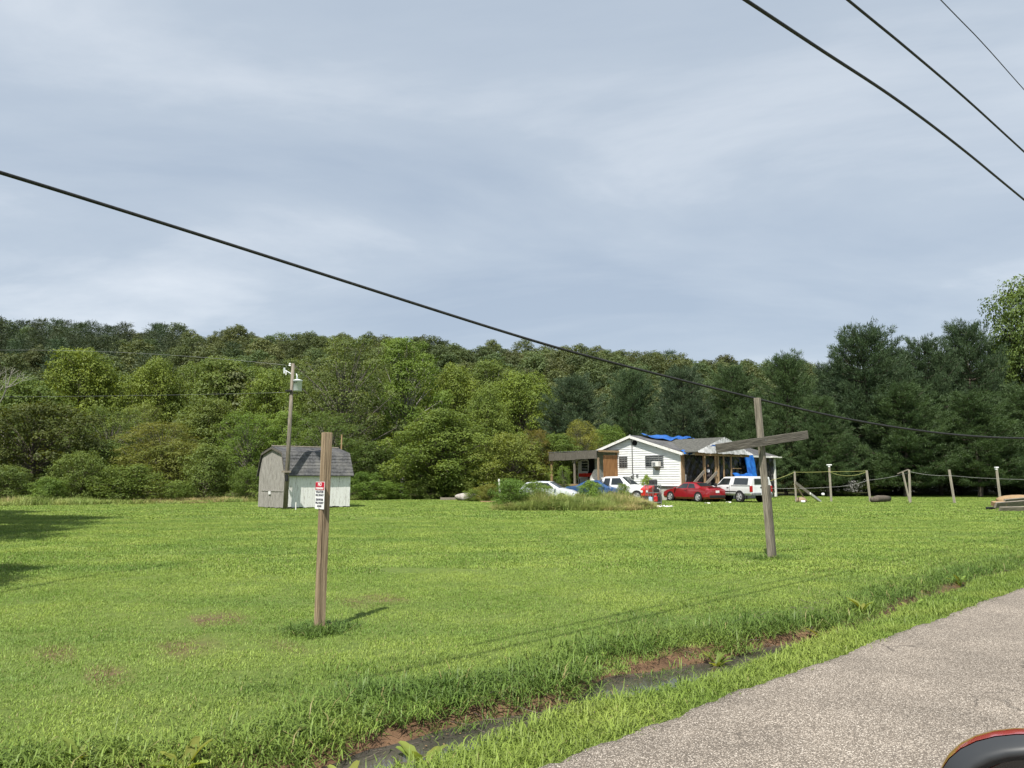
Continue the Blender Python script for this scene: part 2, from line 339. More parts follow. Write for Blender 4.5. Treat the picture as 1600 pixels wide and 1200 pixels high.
# --- road: worn chip-seal, ragged edge
RM = bpy.data.materials.new('chip_seal'); RM.use_nodes = True; t_ = RM.node_tree; L = t_.links.new; b_ = t_.nodes['Principled BSDF']; b_.inputs['Roughness'].default_value = .9; b_.inputs['Specular IOR Level'].default_value = .2
ge = t_.nodes.new('ShaderNodeNewGeometry')
def vor(sc, feat='F1', out_='Color', rnd=1.0):
    n = t_.nodes.new('ShaderNodeTexVoronoi'); n.inputs['Scale'].default_value = sc; n.feature = feat; n.inputs['Randomness'].default_value = rnd; L(ge.outputs['Position'], n.inputs['Vector']); return n
v1 = vor(115); bw = t_.nodes.new('ShaderNodeSeparateColor'); L(v1.outputs['Color'], bw.inputs[0])
st = t_.nodes.new('ShaderNodeValToRGB'); el = st.color_ramp.elements
el[0].position = 0; el[0].color = (.13, .112, .092, 1); el[1].position = 1; el[1].color = (.74, .68, .60, 1)
for p_, c_ in ((.3, (.25, .215, .178, 1)), (.6, (.40, .35, .295, 1)), (.85, (.55, .49, .42, 1))): el.new(p_).color = c_
L(bw.outputs[0], st.inputs[0])
gap = t_.nodes.new('ShaderNodeMapRange'); gap.inputs[1].default_value = .35; gap.inputs[2].default_value = .62; L(v1.outputs['Distance'], gap.inputs[0])
binder = t_.nodes.new('ShaderNodeMix'); binder.data_type = 'RGBA'; L(gap.outputs[0], binder.inputs[0]); L(st.outputs[0], binder.inputs[6]); binder.inputs[7].default_value = (.13, .112, .094, 1)
big = tmix(tnoise(.7, 6).outputs[0], binder.outputs[2], binder.outputs[2])
mu = t_.nodes.new('ShaderNodeMix'); mu.data_type = 'RGBA'; mu.blend_type = 'MULTIPLY'; mu.inputs[0].default_value = 1; L(binder.outputs[2], mu.inputs[6]); L(tramp(tnoise(1.1, 7).outputs[0], .3, (.74, .73, .72), .7, (1.14, 1.12, 1.1)), mu.inputs[7])
# hairline cracks
wn = tnoise(1.6, 4); vm = t_.nodes.new('ShaderNodeVectorMath'); vm.operation = 'MULTIPLY_ADD'; vm.inputs[1].default_value = (.5, .5, .5); L(wn.outputs['Color'], vm.inputs[0]); L(ge.outputs['Position'], vm.inputs[2])
vc = t_.nodes.new('ShaderNodeTexVoronoi'); vc.feature = 'DISTANCE_TO_EDGE'; vc.inputs['Scale'].default_value = .55; L(vm.outputs[0], vc.inputs['Vector'])
ck = t_.nodes.new('ShaderNodeMapRange'); ck.inputs[1].default_value = .004; ck.inputs[2].default_value = .007; ck.inputs[3].default_value = .55; ck.inputs[4].default_value = 0; L(vc.outputs[0], ck.inputs[0])
gate = t_.nodes.new('ShaderNodeMapRange'); gate.inputs[1].default_value = .53; gate.inputs[2].default_value = .6; L(tnoise(.9, 2).outputs[0], gate.inputs[0])
cg = t_.nodes.new('ShaderNodeMath'); cg.operation = 'MULTIPLY'; L(ck.outputs[0], cg.inputs[0]); L(gate.outputs[0], cg.inputs[1])
mc = t_.nodes.new('ShaderNodeMix'); mc.data_type = 'RGBA'; L(cg.outputs[0], mc.inputs[0]); L(mu.outputs[2], mc.inputs[6]); mc.inputs[7].default_value = (.045, .038, .032, 1)
L(mc.outputs[2], b_.inputs['Base Color'])
bu = t_.nodes.new('ShaderNodeBump'); bu.inputs['Strength'].default_value = .8; bu.inputs['Distance'].default_value = .004; bu.invert = True; L(v1.outputs['Distance'], bu.inputs['Height']); L(bu.outputs[0], b_.inputs['Normal'])
rt = np.unique(np.concatenate([np.arange(-300, 0, 10.), np.arange(0, 20, .05), np.arange(20, 60, .4), np.arange(60, 400, 8)]))
mb = MB()
prev = None
for i, t in enumerate(rt):
    e1 = ROAD_W + .035 * noise1(t * 1.3, 1) + .018 * noise1(t * 7, 2) + .012 * noise1(t * 23, 4)
    row = [(w, z) for w, z in ((-5.2, .0), (-4.9, .09), (-1.2, .105), (2.2, .1), (e1 - .10, .088), (e1 - .012, .078), (e1 + .012, .03))]
    mb.v += [tuple(U * t + V * w + Vector((0, 0, z))) for w, z in row]
    if i:
        b = i * 7; mb.f += [(b - 7 + k, b + k, b + k + 1, b - 7 + k + 1) for k in range(6)]
tag(mb.build('road', RM, smooth=True), kind='structure')

# --- standing water in the ditch
WM = mat('ditch_water', (.05, .045, .04), (.085, .075, .065), scale=2, rough=.06, spec=1.0, bump=.06, bscale=9)
mb = MB(); ts = np.arange(0, 60, .35)
for i, t in enumerate(ts):
    h = float(ditch_h(t)); c = float(ditch_c(t)) + (h - .36) * .75
    z = -.150
    mb.v += [tuple(U * t + V * w + Vector((0, 0, z))) for w in (c - h * 1.1, c + h * .95)]
    if i: mb.f.append((2 * i - 2, 2 * i, 2 * i + 1, 2 * i - 1))
tag(mb.build('ditch_water', WM), kind='structure')

# ------------------------------------------------------------------ scatter: one object, geometry nodes, for what nobody could count
def scatter(name, meshes, pts, idx, rotz, scl, label, tilt=None):
    col = bpy.data.collections.new(name + '_sources')
    for i, me in enumerate(meshes):
        o = bpy.data.objects.new('%s_source_%03d' % (name, i), me); col.objects.link(o)
    me = bpy.data.meshes.new(name); me.vertices.add(len(pts)); me.vertices.foreach_set('co', np.asarray(pts, np.float32).ravel())
    for nm, ty, d, key in (('idx', 'INT', np.asarray(idx, np.int32), 'value'), ('scl', 'FLOAT_VECTOR', np.asarray(scl, np.float32), 'vector')):
        a = me.attributes.new(nm, ty, 'POINT'); a.data.foreach_set(key, d.ravel())
    rot = np.zeros((len(pts), 3), np.float32); rot[:, 2] = rotz
    if tilt is not None: rot[:, :2] = tilt
    a = me.attributes.new('rot', 'FLOAT_VECTOR', 'POINT'); a.data.foreach_set('vector', rot.ravel())
    g = bpy.data.node_groups.new(name, 'GeometryNodeTree')
    g.interface.new_socket('Geometry', in_out='INPUT', socket_type='NodeSocketGeometry'); g.interface.new_socket('Geometry', in_out='OUTPUT', socket_type='NodeSocketGeometry')
    N = g.nodes.new; gi = N('NodeGroupInput'); go = N('NodeGroupOutput'); ip = N('GeometryNodeInstanceOnPoints'); ci = N('GeometryNodeCollectionInfo')
    ci.inputs['Collection'].default_value = col; ci.inputs['Separate Children'].default_value = True; ci.inputs['Reset Children'].default_value = True
    def na(nm, dt):
        n = N('GeometryNodeInputNamedAttribute'); n.data_type = dt; n.inputs['Name'].default_value = nm; return n.outputs['Attribute']
    K = g.links.new
    mp = N('GeometryNodeMeshToPoints'); K(gi.outputs[0], mp.inputs[0]); K(mp.outputs[0], ip.inputs['Points'])
    K(ci.outputs[0], ip.inputs['Instance']); ip.inputs['Pick Instance'].default_value = True
    K(na('idx', 'INT'), ip.inputs['Instance Index'])
    er = N('FunctionNodeEulerToRotation'); K(na('rot', 'FLOAT_VECTOR'), er.inputs[0]); K(er.outputs[0], ip.inputs['Rotation'])
    K(na('scl', 'FLOAT_VECTOR'), ip.inputs['Scale']); K(ip.outputs[0], go.inputs[0])
    o = link(name, me); m = o.modifiers.new('scatter', 'NODES'); m.node_group = g
    tag(o, label, kind='stuff'); return o

# ------------------------------------------------------------------ grass
def blades(n, size, length, width, lean, rg, seg=2, curve=.5):
    """n blades in a square of the given size: returns verts, quads, tris"""
    p = (rg.random((n, 2)) - .5) * size; an = rg.random(n) * 2 * np.pi
    l = length[0] + (length[1] - length[0]) * rg.random(n) ** 1.3; w = width * (.6 + .8 * rg.random(n))
    ln = lean[0] + (lean[1] - lean[0]) * rg.random(n)
    d = np.stack([np.cos(an), np.sin(an), np.zeros(n)], -1); s_ = np.stack([-np.sin(an), np.cos(an), np.zeros(n)], -1)
    z = np.array([0, 0, 1.])
    b = np.concatenate([p, np.full((n, 1), -.01)], 1)
    mid = b + d * (np.sin(ln) * l * .5)[:, None] + z * (np.cos(ln) * l * .55)[:, None]
    l2 = ln + curve * (.4 + rg.random(n))
    tip = mid + d * (np.sin(l2) * l * .5)[:, None] + z * (np.cos(l2) * l * .5)[:, None]
    h = (w / 2)[:, None]
    V_ = np.stack([b - s_ * h * .8, b + s_ * h * .8, mid + s_ * h, mid - s_ * h, tip], 1).reshape(-1, 3)
    k = np.arange(n) * 5
    return V_, np.stack([k, k + 1, k + 2, k + 3], -1), np.stack([k + 3, k + 2, k + 4], -1)
def grass_mat(name, ca, cb, cc, trans=.3):
    M = bpy.data.materials.new(name); M.use_nodes = True; t = M.node_tree; t.nodes.clear(); K = t.links.new
    o = t.nodes.new('ShaderNodeOutputMaterial'); ge = t.nodes.new('ShaderNodeNewGeometry')
    def nz(sc, st=(1, 1, 1), rz=0):
        m = t.nodes.new('ShaderNodeMapping'); m.inputs['Scale'].default_value = st; m.inputs['Rotation'].default_value = (0, 0, rz); K(ge.outputs['Position'], m.inputs[0])
        n = t.nodes.new('ShaderNodeTexNoise'); n.inputs['Scale'].default_value = sc; n.inputs['Detail'].default_value = 4; K(m.outputs[0], n.inputs['Vector']); return n.outputs[0]
    def rng_(src, a, b):
        r = t.nodes.new('ShaderNodeMapRange'); r.inputs[1].default_value = a; r.inputs[2].default_value = b; K(src, r.inputs[0]); return r.outputs[0]
    def mixc(f_, a, b):
        m = t.nodes.new('ShaderNodeMix'); m.data_type = 'RGBA'; K(f_, m.inputs[0])
        for s_, i in ((a, 6), (b, 7)):
            if isinstance(s_, tuple): m.inputs[i].default_value = (*s_, 1)
            else: K(s_, m.inputs[i])
        return m.outputs[2]
    c = mixc(rng_(nz(.55), .38, .62), ca, cb)
    c = mixc(rng_(nz(.9, (.14, 1, 1), -RZ), .50, .76), c, cc)
    rd = t.nodes.new('ShaderNodeMapRange'); rd.inputs[3].default_value = .74; rd.inputs[4].default_value = 1.28; K(ge.outputs['Random Per Island'], rd.inputs[0])
    hs = t.nodes.new('ShaderNodeHueSaturation'); K(c, hs.inputs['Color']); K(rd.outputs[0], hs.inputs['Value']); c = hs.outputs[0]
    # a few straw-coloured blades
    st = t.nodes.new('ShaderNodeMath'); st.operation = 'GREATER_THAN'; st.inputs[1].default_value = .955; K(ge.outputs['Random Per Island'], st.inputs[0]); c = mixc(st.outputs[0], c, (.28, .25, .10))
    d = t.nodes.new('ShaderNodeBsdfPrincipled'); d.inputs['Roughness'].default_value = .5; d.inputs['Specular IOR Level'].default_value = .3; K(c, d.inputs['Base Color'])
    tr = t.nodes.new('ShaderNodeBsdfTranslucent'); K(c, tr.inputs[0]); ms = t.nodes.new('ShaderNodeMixShader'); ms.inputs[0].default_value = trans
    K(d.outputs[0], ms.inputs[1]); K(tr.outputs[0], ms.inputs[2]); K(ms.outputs[0], o.inputs[0]); return M
LAWN = grass_mat("lawn_blades", (.190, .288, .050), (.290, .378, .074), (.144, .240, .046))
ROUGH = grass_mat("rough_blades", (.115, .19, .036), (.185, .26, .05), (.09, .155, .03))
VERGE = grass_mat("verge_blades", (.165, .245, .04), (.255, .325, .062), (.135, .215, .036))
def tile(name, n, size, length, width, lean, m, seed, curve=.5):
    return np_mesh(name, *blades(n, size, length, width, lean, np.random.default_rng(seed), curve=curve), mat=m)
def tw(x, y): return x * U.x + y * U.y, x * V.x + y * V.y
def lawn_points(d0, d1, step, margin=1.12):
    xs = np.arange(-.74 * d1 * margin - 2, .74 * d1 * margin + 2, step); ys = np.arange(max(d0 - step, .5), d1 + step, step)
    X, Y = np.meshgrid(xs, ys); X = X + (RG.random(X.shape) - .5) * step; Y = Y + (RG.random(X.shape) - .5) * step
    X, Y = X.ravel(), Y.ravel(); t, w = tw(X, Y)
    k = (np.abs(X) < .74 * Y * margin + 2) & (Y >= d0) & (Y < d1) & (w > 4.45 + step * .35) & (Y < edge_depth(X, Y) + 1)
    bz = bare(X, Y, .07) >= .5
    if d0 < 5: BARE_PTS.append((X[k & bz], Y[k & bz]))
    k &= ~bz
    return X[k], Y[k]
BARE_PTS = []
def put_grass(name, meshes, X, Y, label, s0=.8, s1=1.25):
    n = len(X); P = np.stack([X, Y, gh(X, Y)], -1); s = s0 + (s1 - s0) * RG.random(n)
    scatter(name, meshes, P, RG.integers(0, len(meshes), n), RG.random(n) * 6.283, np.stack([np.ones(n), np.ones(n), s], -1), label)
near_t = [tile('lawn_tile', 1500, .72, (.018, .048), .0048, (.25, 1.15), LAWN, 100 + i) for i in range(5)]
X, Y = lawn_points(2.2, 13, .42); put_grass('lawn_grass', near_t, X, Y, 'short mown green grass of the lawn near the road')
thin_t = [tile('lawn_tile_thin', 170, .72, (.02, .05), .005, (.3, 1.2), LAWN, 150 + i) for i in range(3)]
put_grass('thin_lawn_grass', thin_t, BARE_PTS[0][0], BARE_PTS[0][1], 'thin short grass over the bare brown lawn patches')
mid_t = [tile('lawn_tile_mid', 2300, 1.7, (.03, .065), .010, (.2, 1.05), LAWN, 200 + i) for i in range(5)]
X, Y = lawn_points(13, 30, .95); put_grass('lawn_grass_middle', mid_t, X, Y, 'short mown green grass across the middle of the lawn')
far_t = [tile('lawn_tile_far', 3200, 4.2, (.03, .07), .028, (.2, .95), LAWN, 300 + i) for i in range(5)]
X, Y = lawn_points(30, 76, 2.3); put_grass('lawn_grass_far', far_t, X, Y, 'short mown green grass at the far side of the lawn')
# rough grass hanging over the far bank of the ditch
def strip(w0, w1, t0, t1, step, keep=None):
    t = np.arange(t0, t1, step); w = np.arange(w0, w1, step); T_, W_ = np.meshgrid(t, w); T_ = (T_ + (RG.random(T_.shape) - .5) * step).ravel(); W_ = (W_ + (RG.random(W_.shape) - .5) * step).ravel()
    if keep is not None: k = keep(T_, W_); T_, W_ = T_[k], W_[k]
    return T_ * U.x + W_ * V.x, T_ * U.y + W_ * V.y
tall = [tile('rough_tile', 64, .34, (.09, .24), .0085, (.35, 1.4), ROUGH, 400 + i, curve=.9) for i in range(6)]
def kp(T_, W_):
    d = W_ - (ditch_c(T_) + (ditch_h(T_) - .36) * .75 + ditch_h(T_) * 1.0)
    return (d > -.04 + .24 * npnoise(T_ * 2.3, T_ * .3) + .12 * RG.random(len(T_))) & (d < .50 + .25 * npnoise(T_ * 1.1, T_ * 0 + 3)) & (RG.random(len(T_)) < np.clip(1.25 - d * 1.2, .25, 1))
X, Y = strip(3.9, 5.6, .5, 45, .125, kp); put_grass('ditch_bank_grass', tall, X, Y, 'long dark grass leaning over the far bank of the ditch', .65, 1.25)
semi = [tile('semi_tile', 170, .5, (.05, .10), .006, (.3, 1.3), ROUGH, 430 + i, curve=.7) for i in range(5)]
X, Y = strip(4.35, 6.0, .5, 30, .3, lambda T_, W_: RG.random(len(T_)) < np.clip(1.2 - (W_ - 4.6) * .95 + .5 * npnoise(T_ * 1.3, W_), .02, 1)); put_grass('bank_edge_grass', semi, X, Y, 'half long grass between the lawn and the ditch', .7, 1.2)
verge = [tile('verge_tile', 95, .3, (.04, .12), .0065, (.3, 1.4), VERGE, 450 + i, curve=.8) for i in range(6)]
def kv(T_, W_): return W_ < ditch_c(T_) + (ditch_h(T_) - .36) * .75 - ditch_h(T_) * .62 + .15 * npnoise(T_ * 2.1, T_ * 0)
X, Y = strip(3.12, 3.95, .5, 60, .10, kv); put_grass('verge_grass', verge, X, Y, 'bright green grass on the verge along the road edge', .6, 1.25)
fringe = [tile('fringe_tile', 30, .14, (.025, .055), .005, (.3, 1.3), VERGE, 470 + i, curve=.8) for i in range(4)]
X, Y = strip(3.0, 3.12, .5, 30, .06, lambda T_, W_: RG.random(len(T_)) < .5); 
n = len(X); P = np.stack([X, Y, np.full(n, .06)], -1)
scatter('road_edge_grass', fringe, P, RG.integers(0, 4, n), RG.random(n) * 6.28, np.ones((n, 3)) * (.6 + .7 * RG.random(n))[:, None], 'thin grass creeping over the ragged road edge')
sparse = [tile('mud_sprig', 5, .12, (.06, .2), .006, (.1, 1.0), VERGE, 480 + i, curve=.9) for i in range(5)]
X, Y = strip(3.6, 4.4, 1, 40, .22, lambda T_, W_: RG.random(len(T_)) < .38); put_grass('ditch_sprigs', sparse, X, Y, 'scattered single grass sprigs standing in the muddy ditch', .7, 1.3)
# longer tufts left by the mower around the two posts
def tuft_ring(c, r, n):
    a = RG.random(n) * 6.283; q = r * RG.random(n) ** .7; return c.x + np.cos(a) * q, c.y + np.sin(a) * q
P1 = ground(499, 983); P2 = ground(1205, 873)
for c, nm, lb in ((P1, 'post_tuft', 'uncut grass tuft round the foot of the brown sign post'), (P2, 'cross_tuft', 'uncut grass tuft round the foot of the grey wooden cross')):
    X, Y = tuft_ring(c, .32 if c is P1 else .5, 34); put_grass(nm, tall, X, Y, lb, .5, .9)
# ------------------------------------------------------------------ trees
LEAF = foliage('leaf', (.076, .114, .028), (.188, .232, .062), trans=.30, wscale=.35, isl=.3)
NEEDLE = foliage('pine_needle', (.030, .052, .024), (.098, .130, .056), trans=.15, wscale=.4)
LEAF_FAR = foliage('leaf_far', (.055, .085, .028), (.125, .155, .052), trans=.25, wscale=.06, use_obj=False, isl=.3)
NEEDLE_FAR = foliage('needle_far', (.034, .058, .028), (.080, .108, .050), trans=.15, wscale=.06, use_obj=False)
def unit(n, rg):
    v = rg.normal(size=(n, 3)); return v / np.linalg.norm(v, axis=1)[:, None]
def leaf_quads(c, bias, size, rg, aspect=.62, bw=1.3):
    n = len(c); nr = unit(n, rg) + bias * bw; nr /= np.linalg.norm(nr, axis=1)[:, None]
    a = np.cross(nr, unit(n, rg)); a /= np.linalg.norm(a, axis=1)[:, None] + 1e-9; b = np.cross(nr, a)
    s = size * (.6 + .8 * rg.random(n)); la = (a * (s * .5)[:, None]); lb = b * (s * .5 * aspect)[:, None]
    k = np.arange(n) * 4
    return np.stack([c - la, c + lb, c + la, c - lb], 1).reshape(-1, 3), np.stack([k, k + 1, k + 2, k + 3], -1)
def crown(seed, H, Wd, base, nl, nleaf, leaf, lobe=(.09, .175), droop=.0, shape=1.0, sparse=0.0):
    """lobes spread through an uneven envelope, leaves on the outside of each; returns mesh arrays + lobe centres"""
    rg = np.random.default_rng(seed); cen = []; rad = []
    ch = H * (1 - base)
    for i in range(nl):
        h = (i + rg.random()) / nl; h = h ** .9
        env = (math.sin(math.pi * min(1, (h * .80 + .14)) ** shape) ** .55) * Wd / 2
        an = i * 2.4 + rg.random() * 1.2; env *= 1 + .26 * math.sin(an * 2 + seed) + .18 * math.sin(an * 3 + h * 6 + seed * 2); r = lobe[0] + (lobe[1] - lobe[0]) * rg.random(); rl = r * Wd * (.85 if h > .8 else 1)
        q = max(0, env - rl * .75) * (.45 + .68 * rg.random())
        cen.append((math.cos(an) * q, math.sin(an) * q, H * base + ch * h * .93 - (.06 * ch if h > .85 else 0) * 0)); rad.append(rl)
    cen = np.array(cen); rad = np.array(rad)
    cen[:, 2] = np.minimum(cen[:, 2], H - rad * .62)
    wts = rad ** 2 / np.sum(rad ** 2); which = rg.choice(nl, nleaf, p=wts)
    d = unit(nleaf, rg); d[:, 2] = np.where((d[:, 2] < -.12) & (rg.random(nleaf) < .72), -d[:, 2], d[:, 2])
    # lumpy lobes
    lump = 1 + .22 * np.sin(d[:, 0] * 5 + which) * np.sin(d[:, 1] * 5 + which * 2) + .15 * np.sin(d[:, 2] * 7 + which * 3)
    rr = rad[which] * lump * (.62 + .42 * rg.random(nleaf) ** .6)
    c = cen[which] + d * rr[:, None] * np.array([1, 1, .78])
    keep = (c[:, 2] > .05) & (npnoise(c[:, 0] * 2.2 + seed, c[:, 1] * 2.2 + c[:, 2] * 2.0) > -.62 + sparse)
    c, d = c[keep], d[keep]
    d = d + np.array([0, 0, .35])
    v, q = leaf_quads(c, d, leaf, rg)
    return v, q, cen, rad
def limbs(seed, H, base, cen, rad, r0, lean=.03):
    rg = np.random.default_rng(seed + 5); mb = MB()
    top = H * .72; bend = [(rg.random() - .5) * lean * H for _ in range(2)]
    tr = [(bend[0] * (z / top) ** 2, bend[1] * (z / top), z) for z in np.linspace(-.15, top, 7)]
    mb.tube(tr, [r0 * (1.25 if i == 0 else 1 - .12 * i) for i in range(7)], 8)
    for c, r in zip(cen, rad):
        z0 = min(top * .97, max(H * base * .75, c[2] * .55)); k = z0 / top
        p0 = Vector((bend[0] * k * k, bend[1] * k, z0)); p2 = Vector(c); p1 = (p0 + p2) / 2 + Vector((0, 0, .06 * H * rg.random())) + Vector((rg.random() - .5, rg.random() - .5, 0)) * .3
        rr = r0 * .34 * (1 - .5 * k)
        mb.tube([p0, p1, p2], [rr, rr * .65, rr * .25], 5, cap=False)
        for _ in range(2):
            e = p2 + Vector(tuple(unit(1, rg)[0])) * float(r) * .8
            mb.tube([p2, (p2 + e) / 2, e], [rr * .3, rr * .2, rr * .08], 4, cap=False)
    return mb
PROTO = {}
def np_tree(kind, seed, H, Wd, base, nl, nleaf, leaf, bark, **k):
    v, q_, cen, rad = crown(seed, H, Wd, base, nl, nleaf, leaf, **k)
    mb = limbs(seed, H, base, cen, rad, H * .017 + .03)
    tm = bpy.data.meshes.new(kind + '_trunk'); tm.from_pydata(mb.v, [], mb.f); tm.materials.append(bark); tm.polygons.foreach_set('use_smooth', [True] * len(tm.polygons))
    PROTO[kind] = (np_mesh(kind + '_crown', v, q_, mat=LEAF), tm, H, Wd)
for i in range(4): np_tree('round%d' % i, 20 + i, 12, 10, .10, 95, 44000, .19, BARK)
for i in range(2): np_tree('tall%d' % i, 40 + i, 16, 9, .16, 95, 42000, .19, BARK_PALE, lobe=(.09, .17), shape=1.25)
for i in range(2): np_tree('airy%d' % i, 50 + i, 16, 10, .10, 90, 32000, .16, BARK_GREY, lobe=(.08, .15), sparse=.22, shape=1.2)
for i in range(4): np_tree('bush%d' % i, 60 + i, 4, 5, .0, 50, 15000, .12, BARK, lobe=(.10, .19))
for i in range(2): np_tree('thicket%d' % i, 70 + i, 6.5, 7, .0, 80, 26000, .14, BARK, lobe=(.08, .17), sparse=.1)
def needles(c, d, length, width, rg):
    n = len(c); a = d / np.linalg.norm(d, axis=1)[:, None]; s = np.cross(a, unit(n, rg)); s /= np.linalg.norm(s, axis=1)[:, None] + 1e-9
    l = length * (.7 + .6 * rg.random(n)); w = width * (.7 + .6 * rg.random(n))
    k = np.arange(n) * 3
    return np.stack([c - s * (w / 2)[:, None], c + s * (w / 2)[:, None], c + a * l[:, None]], 1).reshape(-1, 3), np.stack([k, k + 1, k + 2], -1)
def pine(kind, seed, H, Wd, base, per, nlen=.34, nwid=.055, whorls=22, mt=None, lo=False):
    rg = np.random.default_rng(seed); mb = MB(); C, D = [], []
    tr = [(.02 * H * math.sin(z * .3 + seed), .02 * H * math.cos(z * .27), z) for z in np.linspace(-.2, H * .97, 9)]
    mb.tube(tr, [H * .018 * (1.1 - .115 * i) for i in range(9)], 8)
    for k in range(whorls):
        h = base + (1 - base) * ((k + .5 * rg.random()) / whorls) ** .85; z = H * h; f = (h - base) / (1 - base)
        prof = min(1, (1 - f) ** .48 * 1.08) * (.78 + .22 * min(1, f / .16))
        nb = 5 + int(rg.random() * 3)
        if f > .95: nb = 4
        a0 = rg.random() * 6.28
        for j in range(nb):
            an = a0 + j * 6.283 / nb + (rg.random() - .5) * .7; L_ = Wd / 2 * prof * (.62 + .5 * rg.random()) + .25
            rise = (.02 + .55 * f ** 2.2) + (rg.random() - .5) * .2
            dr = np.array([math.cos(an), math.sin(an), 0]); sd = np.array([-math.sin(an), math.cos(an), 0])
            p0 = np.array([tr[min(8, int(h * 8))][0], tr[min(8, int(h * 8))][1], z])
            def pos(t): return p0 + dr * (L_ * t) + np.array([0, 0, L_ * (rise * t + .16 * t * t - .10 * math.sin(t * 3.1))])
            if not lo: mb.tube([pos(0), pos(.5), pos(.95)], [.012 * L_ + .02, .008 * L_ + .012, .006], 4, cap=False)
            nt_ = max(4, int(L_ * 5.6)) if not lo else max(2, int(L_ * 1.3))
            for m in range(nt_):
                t = .22 + .78 * (m + rg.random()) / nt_
                side = (rg.random() - .5) * 2 * L_ * .42 * (1.12 - t * .72)
                c = pos(t) + sd * side + dr * abs(side) * .25 + np.array([0, 0, .10 * rg.random() + abs(side) * .10])
                n = per; cc = c + rg.normal(size=(n, 3)) * np.array([.20, .20, .10]) * (1 if not lo else 2.0)
                dv = unit(n, rg) * .75 + dr * .55 + sd * np.sign(side) * .3 + np.array([0, 0, .62]); C.append(cc); D.append(dv)
    # leading candles
    for m in range(12 if not lo else 4):
        c = np.array([tr[8][0], tr[8][1], H * .955]) + rg.normal(size=3) * np.array([.10 * Wd, .10 * Wd, .02 * H]); n = per
        cc = c + np.array([0, 0, 1]) * (rg.random(n) * H * .045)[:, None] + rg.normal(size=(n, 3)) * .05; C.append(cc); D.append(unit(n, rg) * .6 + np.array([0, 0, 1.0]))
    v, t3 = needles(np.concatenate(C), np.concatenate(D), nlen, nwid, rg)
    tm = bpy.data.meshes.new(kind + '_trunk'); tm.from_pydata(mb.v, [], mb.f); tm.materials.append(BARK)
    PROTO[kind] = (np_mesh(kind + '_crown', v, None, t3, mat=mt or NEEDLE), tm, H, Wd)
for i in range(4): pine('pine%d' % i, 80 + i, 14, 12.5, .10, 28, nlen=.33, nwid=.058, whorls=22)
# --- far wood on the hill: one mass
hill_src = []
for i in range(4):
    v, q_, cen, rad = crown(120 + i, 12, 9.5, .05, 60, 10000, .32); hill_src.append(np_mesh('hill_crown', v, q_, mat=LEAF_FAR))
for i in range(2):
    pine('hp', 130 + i, 14, 7, .05, 10, nlen=.7, nwid=.13, whorls=15, mt=NEEDLE_FAR, lo=True); hill_src.append(PROTO.pop('hp')[0])
ys = []; xs = []
y = 92.0
while y < 300:
    st_ = 5.4 + (y - 92) * .006; x = -.80 * y
    while x < .80 * y:
        xs.append(x + (random.random() - .5) * st_ * .9); ys.append(y + (random.random() - .5) * st_ * .9); x += st_
    y += st_ * .95
xs = np.array(xs); ys = np.array(ys); n = len(xs); az = xs / ys
pinep = np.clip(.06 + .8 * sstep(-.42, -.62, az) * sstep(150, 200, ys) + .12 * (npnoise(xs * .05, ys * .05) > .35), 0, 1)
isp = RG.random(n) < pinep; idx = np.where(isp, 4 + RG.integers(0, 2, n), RG.integers(0, 4, n))
sc = (.58 + .75 * RG.random(n) ** 1.3); scl = np.stack([sc * (.9 + .3 * RG.random(n)), sc * (.9 + .3 * RG.random(n)), sc * np.where(isp, .85, 1.0)], -1)
scatter('hillside_forest', hill_src, np.stack([xs, ys, gh(xs, ys) - .3], -1), idx, RG.random(n) * 6.28, scl, 'dense green forest covering the long hill behind')

def tree(name, kind, px, ytop, wpx, depth, tint, label, cat='tree', group=None, rot=None, base_z=None, sink=0.0):
    cm, tm, H, Wd = PROTO[kind]; p = at(px, ytop, depth); x, yv = p.x, p.y
    z0 = float(gh(x, yv)); h = max(.3, p.z - z0) * (.955 if kind.startswith('pine') else 1); ws = wpx * depth / F / Wd
    e = empty(name, (x, yv, z0), 0); tag(e, label, cat, group)
    r = random.random() * 6.28 if rot is None else rot
    for nm, me in (('crown', cm), ('trunk', tm)):
        if nm == 'trunk' and cat in ('bush', 'shrub'): nm = 'stem'
        o = link(nm if nm != 'crown' or cat == 'tree' else 'foliage', me, e); o.scale = (ws, ws, h / H); o.rotation_euler = (0, 0, r)
        o.color = (*tint, 1)
    return e
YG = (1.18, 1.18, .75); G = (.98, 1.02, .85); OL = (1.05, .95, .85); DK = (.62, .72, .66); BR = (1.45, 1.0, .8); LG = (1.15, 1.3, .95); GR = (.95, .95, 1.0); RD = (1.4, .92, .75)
PB = (1.0, 1.08, 1.25); PG = (.95, 1.1, .9); PD = (.8, .92, .95)
